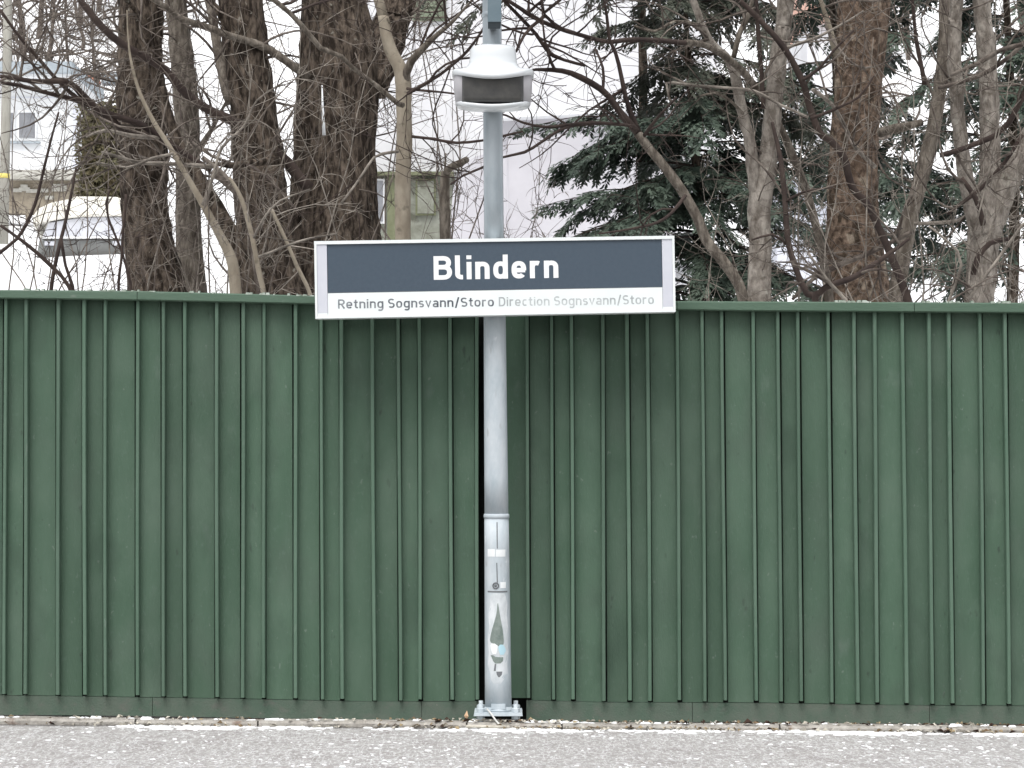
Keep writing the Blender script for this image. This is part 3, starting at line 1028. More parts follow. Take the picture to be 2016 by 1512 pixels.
def rough_tube(mb, line, sides, amp, seed, knob=0.05):
    """a trunk: tube with bark ridges running along it"""
    step = max(0.02, 0.18 * line[0][1])
    ln = smoothline(line, step)
    n = len(ln)
    vs, fs = [], []
    for i, (p, r) in enumerate(ln):
        a = ln[max(0, i - 1)][0]
        b = ln[min(n - 1, i + 1)][0]
        t = (b - a).normalized()
        s = t.cross(Vector((0, 1, 0)))
        if s.length < 1e-4: s = Vector((1, 0, 0))
        s.normalize()
        u = s.cross(t)
        for k in range(sides):
            an = 2 * math.pi * k / sides
            c, sn = math.cos(an), math.sin(an)
            q = Vector((c * 1.6 + seed, sn * 1.6, p.z * 1.1))
            d = knob * mn.noise(q)
            q2 = Vector((c * r * 26 + seed, sn * r * 26, p.z * 6.5))
            d2 = abs(mn.noise(q2)) * amp
            q3 = Vector((c * r * 60 + seed, sn * r * 60, p.z * 22))
            d3 = mn.noise(q3) * amp * 0.35
            rr = r * (1 + d) + d2 + d3 - amp * 0.3
            vs.append(p + (s * c + u * sn) * rr)
    for i in range(n - 1):
        for k in range(sides):
            k2 = (k + 1) % sides
            fs.append((i * sides + k, i * sides + k2, (i + 1) * sides + k2, (i + 1) * sides + k))
    fs.append(tuple(range(sides - 1, -1, -1)))
    fs.append(tuple((n - 1) * sides + k for k in range(sides)))
    mb.add(vs, fs, True)


def to_ground(line):
    """prolong the first point of the line down to the slope"""
    p, r = line[0]
    p1 = line[1][0]
    g = terrain(p.x, p.y) - 0.15
    if p.z > g:
        d = (p - p1).normalized()
        if d.z > -0.3: d = Vector((d.x * 0.3, 0, -1)).normalized()
        L = min((p.z - g) / max(0.3, -d.z), 8)
        q = Vector((p.x + d.x * L * 0.4, p.y, g))
        return [(q, r * 1.25)] + line
    return line


def up_on(line, dz, taper=0.6):
    p, r = line[-1]
    d = (p - line[-2][0]).normalized()
    return line + [(p + d * dz, r * taper)]


def twig(mb, p, d, L, r, depth, rg, gravity=0.0, wild=0.33, sides=5):
    n = max(4, min(12, int(L / 0.07)))
    pts, rad = [p], [r]
    dirs = [d]
    curl = Vector((rg.gauss(0, 1), rg.gauss(0, 0.6), rg.gauss(0.1, 1))) * wild * 0.55
    for i in range(n):
        curl = curl * 0.85 + Vector((rg.gauss(0, 1), rg.gauss(0, 1), rg.gauss(0, 1))) * wild * 0.33
        d = (d + curl + Vector((0, 0, gravity))).normalized()
        p = p + d * (L / n)
        pts.append(p)
        dirs.append(d)
        rad.append(r * (1 - 0.72 * (i + 1) / n))
    mb.tube(pts, rad, sides if r > 0.006 else 3, caps=False)
    if depth > 0:
        k = rg.randint(1, 3)
        for _ in range(k):
            i = rg.randint(1, n - 1)
            side = Vector((rg.gauss(0, 1), rg.gauss(0, 0.7), rg.gauss(0, 1)))
            nd = (dirs[i] * 0.8 + side.normalized() * 0.9).normalized()
            twig(mb, pts[i], nd, L * rg.uniform(0.35, 0.7), max(0.0026, rad[i] * 0.7), depth - 1, rg, gravity, wild, sides)


def twigs_on(mb, line, n, L0, L1, r, depth, rg, up=0.2, t0=0.1, flat=0.6):
    for _ in range(n):
        f = (t0 + (1 - t0) * rg.random()) * (len(line) - 1)
        i = int(min(f, len(line) - 2))
        p = line[i][0].lerp(line[i + 1][0], f - i)
        ax = (line[i + 1][0] - line[i][0]).normalized()
        side = Vector((rg.gauss(0, 1), rg.gauss(0, flat), rg.gauss(up, 0.8))).normalized()
        d = (side + ax * 0.35).normalized()
        rr = min(r * rg.uniform(0.45, 1.25), max(0.003, line[i][1] * 0.7))
        twig(mb, p, d, rg.uniform(L0, L1), rr, depth, rg)


def tree(name, label, cat, Y, stems, limbs, m_stem, m_limb, m_twig, ntw=40, twL=(0.3, 0.95), twr=0.0095, depth=2, sides=40, amp=0.018, seed=0, group=None, knob=0.05, ground=True, tw_stem=0):
    """stems / limbs: (points [(px, py, width px)], Y start, Y end)"""
    rg = random.Random(1000 + seed)
    sl_ = []
    for st in stems:
        ln = ptsY(st[0], st[1], st[2] if len(st) > 2 else None)
        sl_.append(ln)
    first = to_ground(sl_[0]) if ground else sl_[0]
    base = first[0][0].copy()
    root = empty(name, base, label, cat, group)
    for k, ln in enumerate(sl_):
        l2 = first if k == 0 else ln
        if stems[k][0][-1][1] <= 2: l2 = up_on(l2, 1.6)
        mb = MB()
        rough_tube(mb, l2, sides, amp, seed * 3.1 + k, knob)
        mb.build('trunk', m_stem, root)
    tw = MB()
    for k, lb in enumerate(limbs):
        ln = ptsY(lb[0], lb[1], lb[2])
        if lb[0][-1][1] <= 2: ln = up_on(ln, 0.7)
        sm_ = smoothline(ln, 0.05)
        jit = []
        for i, (p, r) in enumerate(sm_):
            w = 0.008 * mn.noise(p * 5) + 0.0
            jit.append((p + Vector((w, w, 0.012 * mn.noise(p * 4 + Vector((9, 2, 1))))), r * (1 + 0.18 * mn.noise(p * 14))))
        mb = MB()
        mb.tube([p for p, r in jit], [r for p, r in jit], 9)
        mb.build('limb', lb[3] if len(lb) > 3 else m_limb, root)
        Ln = sum((a[0] - b[0]).length for a, b in zip(jit, jit[1:]))
        twigs_on(tw, jit, max(2, int(ntw * Ln * 0.5)), twL[0], twL[1], twr, depth, rg)
    for ln in sl_:
        if tw_stem: twigs_on(tw, smoothline(ln, 0.1), int(tw_stem * 0.5), twL[0], twL[1], twr, depth, rg, t0=0.0)
    if tw.v:
        o = tw.build('twigs', m_twig, root)
        o['kind'] = 'stuff'
    return root


GB = 'bare trees standing behind the fence'
tree('bare_tree', 'dark brown rough trunk furthest left, beside the snow covered car', 'tree', 4.0,
     [([(318, 640, 128), (308, 570, 112), (292, 470, 96), (284, 400, 92), (282, 300, 98), (277, 200, 92), (276, 100, 86), (278, 0, 84)], 4.0)],
     [([(300, 120, 16), (290, 70, 14), (275, 30, 12), (252, 0, 9)], 3.9, 3.6), ([(284, 330, 12), (240, 300, 10), (200, 280, 8), (150, 300, 5)], 3.8, 3.3)],
     bark_dark, bark_dark, twig_mid, 12, seed=1, group=GB, tw_stem=22, amp=0.03)
tree('bare_tree', 'grey brown medium trunk just right of the leftmost dark trunk', 'tree', 4.7,
     [([(384, 640, 66), (378, 570, 58), (372, 470, 52), (371, 400, 50), (370, 300, 48), (366, 200, 50), (356, 100, 46), (345, 0, 42)], 4.7)],
     [([(372, 330, 14), (400, 280, 11), (420, 250, 8), (445, 200, 5)], 4.6, 4.2)],
     bark_grey, bark_grey, twig_mid, 14, seed=2, group=GB, tw_stem=14, amp=0.01)
tree('bare_tree', 'dark trunk rising left of the broad forked trunk', 'tree', 3.7,
     [([(548, 640, 128), (538, 560, 122), (524, 470, 112), (513, 380, 104), (506, 300, 98), (496, 200, 92), (484, 100, 88), (474, 0, 86)], 3.7)],
     [([(520, 318, 17), (549, 314, 16), (490, 321, 15), (450, 326, 12), (420, 320, 7)][1:], 3.45, 3.1),
      ([(452, 60, 16), (430, 20, 14), (412, 0, 12)], 3.6, 3.5),
      ([(455, 200, 24), (438, 140, 22), (425, 70, 20), (412, 0, 18)], 3.9, 4.2, bark_grey)],
     bark_dark, bark_dark, twig_mid, 14, seed=3, group=GB, tw_stem=26, amp=0.03)
tree('bare_tree', 'broad dark trunk forking in two above, left of the slim pale tree', 'tree', 4.3,
     [([(650, 660, 250), (652, 580, 232), (655, 480, 190), (655, 400, 172), (657, 300, 162), (664, 200, 164), (668, 120, 160), (660, 50, 135), (655, 0, 124)], 4.3),
      ([(722, 170, 84), (745, 110, 80), (768, 50, 70), (784, 0, 66)], 4.35, 4.6)],
     [([(609, 369, 26), (589, 349, 24), (565, 317, 22), (529, 286, 20), (490, 258, 19), (450, 236, 19), (429, 226, 18), (389, 202, 18), (353, 171, 17), (325, 139, 17), (286, 111, 16), (254, 93, 15), (222, 71, 15), (190, 40, 14), (159, 0, 13)], 3.75, 3.2, twig_dark),
      ([(605, 151, 18), (581, 131, 17), (545, 107, 16), (502, 87, 16), (458, 71, 15), (417, 56, 15), (381, 44, 14), (349, 32, 13), (329, 16, 12), (302, 0, 11)], 3.75, 3.2, bark_grey)],
     bark_dark, bark_dark, twig_mid, 9, seed=4, group=GB, sides=96, amp=0.04, tw_stem=46, knob=0.04)
tree('bare_tree', 'slim pale smooth tree forking beside the white lamp housing', 'tree', 2.2,
     [([(793, 640, 34), (793, 468, 31), (793, 357, 32), (796, 278, 31), (795, 198, 31), (793, 158, 31), (787, 133, 27), (772, 105, 25), (761, 71, 23), (754, 32, 21), (745, 0, 20)], 2.2)],
     [([(796, 168, 20), (801, 142, 18), (810, 119, 16), (831, 95, 14), (858, 68, 10), (890, 40, 7), (931, 0, 5)], 2.2, 2.0, bark_grey),
      ([(792, 208, 11), (783, 206, 10), (760, 187, 9), (728, 159, 9), (696, 135, 9), (672, 111, 9), (633, 95, 10), (609, 67, 11), (577, 32, 11), (541, 0, 10)], 2.1, 1.8, bark_grey),
      ([(801, 184, 8), (847, 159, 7), (898, 123, 6), (921, 99, 6), (946, 63, 5), (985, 20, 4)], 2.1, 1.7, twig_dark),
      ([(800, 174, 6), (845, 180, 5), (887, 184, 4), (930, 190, 3)], 2.1, 1.9, twig_dark),
      ([(797, 268, 6), (848, 274, 6), (898, 282, 6), (949, 276, 5), (997, 266, 5), (1029, 258, 4)], 2.2, 2.0, twig_dark),
      ([(785, 300, 6), (752, 304, 6), (736, 310, 5), (700, 365, 5), (672, 400, 4)], 2.1, 1.9, twig_pale)],
     bark_pale, bark_pale, twig_dark, 11, (0.3, 0.95), 0.0085, 2, sides=28, amp=0.004, seed=5, group=GB, knob=0.03)
# shrubs and saplings at the left
tree('bare_shrub', 'tangled brown shrub reaching left across the white house', 'shrub', 2.7,
     [([(520, 640, 14), (510, 560, 14), (492, 448, 13), (472, 389, 12), (417, 337, 12)], 2.7, 2.7)],
     [([(417, 337, 12), (357, 298, 13), (317, 270, 13), (278, 246, 13), (222, 226, 12), (167, 202, 11), (119, 187, 9), (60, 175, 9), (0, 164, 7)], 2.7, 2.3, twig_dark),
      ([(317, 268, 12), (254, 262, 13), (222, 238, 14), (190, 214, 14), (159, 182, 14), (131, 160, 12), (60, 160, 10), (0, 150, 8)], 2.65, 2.2, twig_dark),
      ([(167, 203, 9), (115, 159, 8), (71, 111, 7), (24, 52, 6), (0, 20, 5)], 2.4, 2.2, twig_dark),
      ([(317, 270, 10), (256, 266, 8), (205, 258, 6), (170, 268, 4)], 2.6, 2.3, twig_pale),
      ([(417, 330, 9), (330, 320, 8), (270, 318, 7), (200, 300, 5)], 2.6, 2.2, twig_pale)],
     twig_mid, twig_mid, twig_mid, 22, (0.25, 0.8), 0.008, 2, sides=12, amp=0.001, seed=6, knob=0.02)
tree('bare_sapling', 'pale leaning sapling crossing the two leftmost trunks', 'sapling', 2.5,
     [([(468, 650, 26), (464, 575, 24), (456, 512, 22), (429, 456, 17), (401, 405, 14), (369, 349, 11), (337, 294, 10), (302, 238, 9), (274, 179, 7), (258, 120, 5), (252, 70, 3), (250, 20, 2)], 2.5, 2.4)],
     [([(401, 405, 8), (420, 350, 7), (436, 290, 6), (480, 250, 5), (505, 200, 4), (560, 160, 3)], 2.4, 2.3), ([(340, 300, 7), (300, 310, 6), (250, 330, 4), (190, 320, 3)], 2.4, 2.2)],
     bark_pale, twig_pale, twig_pale, 20, (0.25, 0.8), 0.008, 2, sides=12, amp=0.001, seed=7, knob=0.03)
tree('bare_sapling', 'dark leaning stem between the grey trunk and the dark trunk', 'sapling', 3.3,
     [([(520, 650, 40), (490, 560, 38), (456, 468, 36), (429, 417, 33), (393, 357, 30), (357, 298, 26), (333, 238, 22), (318, 170, 16)], 3.3, 3.1)],
     [([(400, 310, 10), (440, 345, 9), (470, 385, 8), (490, 440, 7)], 3.1, 2.9)],
     bark_dark, twig_mid, twig_mid, 18, (0.3, 0.95), 0.0085, 2, sides=20, amp=0.008, seed=8, knob=0.05, tw_stem=16)
tree('bare_shrub', 'thin purple brown stems in front of the snow covered car', 'shrub', 2.0,
     [([(101, 640, 8), (101, 567, 8), (115, 492, 8), (127, 444, 7), (139, 389, 6), (150, 330, 4)], 2.0)],
     [([(160, 640, 8), (135, 560, 8), (87, 512, 8), (40, 472, 7), (0, 444, 6)], 2.0, 1.8),
      ([(-40, 540, 7), (0, 500, 7), (32, 472, 7), (60, 421, 7), (79, 357, 6), (99, 278, 5), (115, 222, 4)], 2.0, 1.8),
      ([(146, 620, 7), (143, 560, 7), (128, 520, 6), (121, 468, 6)], 2.0, 1.9),
      ([(262, 620, 6), (256, 560, 6), (238, 492, 5), (214, 430, 5), (208, 400, 5), (214, 374, 4)], 2.0, 1.9),
      ([(232, 620, 6), (233, 560, 6), (240, 500, 6), (243, 440, 5), (247, 380, 4)], 2.0, 1.9)],
     twig_dark, twig_dark, twig_dark, 7, (0.15, 0.5), 0.0038, 2, sides=8, amp=0.0005, seed=9, knob=0.02)
tree('bare_sapling', 'two pale upright stems between the dark trunks just above the fence', 'sapling', 1.5,
     [([(520, 640, 11), (519, 579, 11), (510, 536, 11), (494, 456, 10), (474, 389, 9), (452, 350, 6)], 1.5),
      ([(625, 640, 8), (609, 575, 8), (585, 524, 8), (561, 468, 7), (535, 413, 7)], 1.5)],
     [([(509, 505, 5), (560, 485, 5), (610, 472, 4), (660, 462, 3)], 1.4, 1.3), ([(500, 470, 5), (520, 430, 5), (550, 395, 4), (610, 372, 3)], 1.4, 1.3)],
     bark_pale, twig_pale, twig_pale, 14, (0.15, 0.5), 0.004, 2, sides=10, amp=0.0008, seed=10, knob=0.02, tw_stem=8)
tree('broken_stem', 'short broken stem with a bent stub before the green stone basement', 'stump', 2.6,
     [([(878, 640, 24), (878, 520, 23), (876, 430, 22), (875, 377, 20), (877, 338, 18)], 2.6)],
     [([(876, 342, 16), (886, 329, 16), (903, 322, 15), (919, 315, 14)], 2.6, 2.45), ([(876, 345, 6), (877, 320, 4), (878, 300, 3)], 2.6, 2.6)],
     bark_grey, bark_grey, twig_dark, 3, (0.1, 0.3), 0.004, 1, sides=14, amp=0.003, seed=11, knob=0.06)
# right hand trees
tree('bare_tree', 'dark slanting stem leaning left in front of the conifer', 'tree', 2.5,
     [([(1476, 640, 24), (1464, 591, 23), (1452, 556, 22), (1425, 516, 22), (1393, 476, 21), (1369, 421, 20), (1341, 373, 20), (1302, 321, 19), (1279, 294, 18), (1255, 262, 18)], 2.5, 2.4)],
     [([(1255, 262, 17), (1231, 234, 15), (1199, 190, 14), (1164, 163, 13), (1124, 143, 12), (1088, 137, 9), (1056, 137, 6), (1030, 142, 3), (1012, 150, 1.5)], 2.4, 2.1),
      ([(1258, 264, 11), (1243, 226, 11), (1235, 198, 10), (1223, 151, 9), (1211, 107, 8), (1199, 79, 7), (1195, 30, 6), (1190, 0, 5)], 2.4, 2.2),
      ([(1262, 264, 7), (1247, 250, 7), (1187, 242, 7), (1124, 246, 7), (1072, 248, 6), (1029, 238, 5), (997, 226, 4), (960, 218, 3)], 2.4, 2.0),
      ([(1187, 243, 6), (1140, 247, 6), (1104, 254, 6), (1064, 278, 6), (1033, 298, 6), (989, 309, 5), (949, 329, 5), (910, 345, 4), (886, 360, 4)], 2.3, 1.9),
      ([(1265, 275, 8), (1285, 248, 7), (1300, 225, 6), (1330, 190, 4)], 2.4, 2.2),
      ([(1350, 385, 8), (1310, 430, 6), (1250, 448, 5), (1180, 460, 3)], 2.4, 2.0)],
     bark_grey, twig_dark, twig_dark, 10, (0.3, 0.95), 0.0085, 2, sides=16, amp=0.003, seed=12, group=GB, knob=0.04)
tree('bare_tree', 'hanging dark branches crossing the top beside the blue grey box', 'tree', 2.3,
     [([(1640, 640, 18), (1600, 420, 17), (1540, 260, 16), (1470, 150, 15), (1400, 95, 13), (1350, 83, 12)], 3.6, 2.4)],
     [([(1350, 83, 11), (1247, 79, 10), (1199, 83, 9), (1152, 71, 9), (1104, 56, 9), (1048, 32, 9), (1001, 0, 8)], 2.4, 2.0),
      ([(1152, 128, 6), (1088, 107, 8), (1056, 67, 8), (1025, 36, 8), (993, 0, 7)], 2.3, 2.0),
      ([(1110, 58, 6), (1072, 28, 7), (1100, 0, 6)], 2.1, 2.0),
      ([(1072, 30, 7), (1048, 52, 7), (1033, 71, 6), (1017, 103, 5)], 2.1, 2.0),
      ([(1048, 56, 6), (1010, 58, 5), (985, 60, 4), (930, 75, 3), (872, 62, 3)], 2.1, 1.9)],
     bark_grey, twig_dark, twig_dark, 14, (0.25, 0.8), 0.008, 2, sides=12, amp=0.002, seed=13, group=GB, knob=0.04)
tree('bare_tree', 'grey tan tree forking low, right of the station sign', 'tree', 3.0,
     [([(1493, 650, 50), (1494, 595, 48), (1496, 476, 44), (1496, 400, 46), (1506, 350, 40), (1516, 278, 37), (1528, 159, 37), (1541, 60, 34), (1547, 0, 33)], 3.0),
      ([(1491, 395, 28), (1484, 349, 26), (1476, 278, 24), (1460, 218, 22), (1444, 139, 20), (1429, 111, 18), (1405, 91, 17), (1381, 48, 16), (1365, 0, 14)], 3.0, 2.8)],
     [([(1444, 115, 12), (1455, 70, 11), (1470, 35, 10), (1480, 0, 9)], 2.9, 2.9),
      ([(1502, 215, 9), (1499, 140, 9), (1494, 79, 9), (1488, 0, 8)], 2.9, 2.8, twig_dark),
      ([(1591, 230, 5), (1536, 206, 6), (1488, 179, 6), (1429, 175, 6), (1369, 169, 6), (1313, 163, 6), (1318, 195, 5), (1335, 208, 4)], 2.7, 2.6, twig_pale),
      ([(1462, 222, 7), (1440, 200, 6), (1410, 185, 5), (1380, 190, 4)], 2.8, 2.6),
      ([(1378, 50, 7), (1330, 40, 6), (1290, 60, 5), (1250, 50, 4)], 2.8, 2.5)],
     bark_tan, bark_grey, twig_mid, 16, (0.3, 0.95), 0.0085, 2, sides=36, amp=0.012, seed=14, group=GB, knob=0.10, tw_stem=14)
tree('bare_tree', 'dark crooked stem winding down across the mossy brown trunk', 'tree', 3.2,
     [([(1800, 660, 18), (1787, 590, 17), (1756, 508, 16), (1735, 459, 15), (1707, 402, 15), (1678, 369, 15), (1661, 311, 15), (1637, 279, 14), (1614, 262, 14), (1595, 214, 14), (1579, 159, 14), (1544, 95, 13), (1496, 40, 11), (1456, 0, 10)], 3.2, 2.6)],
     [([(1579, 160, 7), (1610, 140, 6), (1640, 105, 5), (1680, 60, 4)], 2.7, 2.6), ([(1544, 95, 7), (1600, 80, 6), (1640, 60, 5), (1700, 20, 3)], 2.7, 2.6, twig_pale),
      ([(1595, 232, 7), (1640, 215, 6), (1690, 190, 5), (1720, 150, 3)], 2.7, 2.6)],
     twig_dark, twig_dark, twig_mid, 16, (0.25, 0.8), 0.008, 2, sides=12, amp=0.002, seed=15, group=GB, knob=0.08)
tree('bare_sapling', 'thin black stem just right of the grey tan tree', 'sapling', 2.4,
     [([(1620, 640, 13), (1587, 575, 13), (1571, 540, 12), (1552, 476, 12), (1544, 377, 11), (1536, 310, 10), (1520, 240, 6)], 2.4)],
     [([(1548, 480, 6), (1520, 460, 5), (1480, 470, 4)], 2.4, 2.3), ([(1544, 400, 6), (1580, 380, 5), (1640, 370, 3)], 2.4, 2.3)],
     twig_dark, twig_dark, twig_mid, 20, (0.25, 0.8), 0.008, 2, sides=10, amp=0.001, seed=16, knob=0.04, tw_stem=8)
tree('bare_tree', 'thick mossy brown trunk right of the grey tan tree', 'tree', 4.5,
     [([(1688, 650, 158), (1686, 594, 138), (1682, 500, 116), (1678, 400, 102), (1680, 320, 96), (1688, 205, 94), (1694, 100, 98), (1700, 0, 102)], 4.5)],
     [([(1731, 262, 20), (1760, 252, 19), (1790, 246, 16), (1815, 240, 14)], 4.2, 4.0), ([(1648, 110, 15), (1640, 85, 16), (1634, 60, 12), (1622, 20, 9), (1615, 0, 8)], 4.2, 4.1, bark_pale),
      ([(1723, 328, 9), (1682, 287, 8), (1661, 246, 8), (1637, 205, 8), (1600, 176, 7)], 4.0, 3.6, twig_pale)],
     bark_brown, bark_grey, twig_mid, 14, seed=17, group=GB, sides=56, amp=0.018, tw_stem=26)
tree('bare_tree', 'grey tree leaning right, between the mossy trunk and the many stemmed tree', 'tree', 4.0,
     [([(1755, 650, 36), (1764, 590, 34), (1776, 512, 32), (1797, 410, 31), (1830, 287, 29), (1850, 180, 27), (1860, 80, 27), (1862, 0, 26)], 4.0)],
     [([(1821, 170, 9), (1805, 82, 8), (1797, 0, 7)], 3.9, 3.8, twig_dark), ([(1797, 455, 9), (1735, 488, 10), (1661, 520, 10), (1600, 549, 8), (1560, 590, 6)], 3.6, 3.3, twig_mid),
      ([(1800, 440, 8), (1887, 434, 7), (1920, 400, 5)], 3.6, 3.4, twig_pale)],
     bark_grey, twig_mid, twig_mid, 18, (0.3, 0.95), 0.0085, 2, sides=24, amp=0.008, seed=18, group=GB, knob=0.06, tw_stem=14)
tree('bare_tree', 'tan many stemmed tree furthest right, dividing above the fence', 'tree', 3.4,
     [([(1926, 650, 62), (1928, 594, 58), (1934, 520, 60), (1940, 450, 66), (1946, 400, 52), (1950, 340, 42), (1948, 205, 38), (1940, 82, 36), (1932, 0, 34)], 3.4),
      ([(1928, 460, 40), (1912, 400, 34), (1900, 340, 30), (1888, 246, 28), (1880, 143, 27), (1880, 40, 26), (1884, 0, 25)], 3.35, 3.2),
      ([(1950, 450, 46), (1968, 405, 44), (1989, 350, 42), (2016, 290, 40), (2060, 210, 36), (2110, 100, 30)], 3.4, 3.3)],
     [([(1850, 307, 10), (1907, 291, 11), (1961, 266, 12), (1985, 242, 12), (2014, 193, 12), (2040, 130, 10)], 3.1, 2.9, twig_dark),
      ([(1871, 148, 8), (1928, 123, 10), (1969, 98, 10), (2016, 86, 10)], 3.1, 2.9, twig_mid),
      ([(1866, 422, 7), (1928, 373, 8), (1977, 320, 8), (2014, 266, 8)], 3.1, 2.9, twig_dark),
      ([(1936, 443, 13), (1920, 389, 11), (1895, 348, 8)], 3.0, 2.9, twig_dark),
      ([(1990, 470, 8), (1950, 480, 11), (1925, 510, 13), (1915, 540, 14)][::-1], 3.0, 2.9, twig_dark),
      ([(1846, 172, 8), (1928, 148, 9), (1993, 107, 9), (2030, 70, 8)], 3.2, 3.0, twig_mid)],
     bark_tan, bark_grey, twig_mid, 15, (0.3, 0.95), 0.0085, 2, sides=44, amp=0.013, seed=19, group=GB, knob=0.08, tw_stem=14)
tree('bare_shrub', 'dark low branches at the foot of the mossy brown trunk', 'shrub', 2.2,
     [([(1600, 640, 13), (1616, 574, 13), (1682, 545, 12), (1739, 508, 10), (1790, 470, 6)], 2.2)],
     [([(1640, 565, 7), (1600, 540, 6), (1560, 520, 4)], 2.2, 2.1), ([(1700, 640, 8), (1665, 590, 8), (1625, 550, 7), (1590, 500, 5)], 2.2, 2.1, twig_pale),
      ([(1850, 640, 6), (1893, 520, 6), (1870, 480, 5), (1830, 450, 4)], 2.2, 2.1, twig_pale), ([(1870, 640, 7), (1930, 560, 7), (1985, 480, 6), (2016, 440, 5)], 2.2, 2.1, twig_pale)],
     twig_dark, twig_mid, twig_mid, 20, (0.25, 0.8), 0.008, 2, sides=10, amp=0.001, seed=20, knob=0.04, tw_stem=8)


def thicket(label, px0, px1, Y, n, H, seed, m, r=0.006, spread=0.35, base_py=640, L=1.0, cat='shrub', group=None):
    rg = random.Random(seed)
    c = at((px0 + px1) / 2, base_py, Y)
    gzv = terrain(c.x, Y)
    root = empty('bare_shrub', (c.x, Y, gzv), label, cat, group)
    for k in range(n):
        mb = MB()
        for _ in range(1):
            px = rg.uniform(px0, px1)
            p = at(px, base_py, Y + rg.uniform(-0.5, 0.5))
            p = Vector((p.x, p.y, terrain(p.x, p.y)))
            hh = H * rg.uniform(0.55, 1.0)
            tgt = Vector((p.x + rg.gauss(0, spread), p.y + rg.gauss(0, 0.3), p.z + hh))
            n_ = 10
            pts, rad = [], []
            off = Vector((0, 0, 0))
            for i in range(n_ + 1):
                t = i / n_
                vel = (vel if i else Vector((0, 0, 0))) * 0.7 + Vector((rg.gauss(0, 0.035), rg.gauss(0, 0.03), 0))
                off += vel * L
                pts.append(p.lerp(tgt, t) + off)
                rad.append(r * (1.3 - t))
            mb.tube(pts, rad, 4, caps=False)
            ln = list(zip(pts, rad))
            twigs_on(mb, ln, rg.randint(7, 11), 0.2 * L, 0.6 * L, r * 0.6, 2, rg, up=0.3, t0=0.35)
        mb.build('stem', m, root)
    return root


GS = 'bare undergrowth behind the fence'
thicket('tangle of thin brown twigs around the feet of the left dark trunks', 250, 640, 2.6, 12, 2.6, 31, twig_mid, group=GS)
thicket('pale twig tangle between the grey trunk and the broad forked trunk', 300, 620, 3.0, 8, 3.0, 32, twig_pale, group=GS)
thicket('fine twigs before the white house, behind the slim pale tree', 700, 960, 7.0, 12, 4.6, 33, twig_mid, 0.006, 0.9, group=GS)
thicket('thin twigs low against the lavender wall right of the pole', 880, 1060, 4.5, 8, 1.9, 34, twig_mid, 0.0035, 0.4, group=GS)
thicket('pale twig tangle around the mossy trunk', 1520, 1800, 2.8, 9, 2.9, 35, twig_pale, group=GS)
thicket('pale twig tangle around the many stemmed tree', 1780, 2080, 2.6, 9, 2.9, 36, twig_pale, group=GS)
thicket('fine twigs in front of the white far house', -20, 260, 8.0, 9, 3.8, 37, twig_mid, 0.005, 0.5, group=GS)


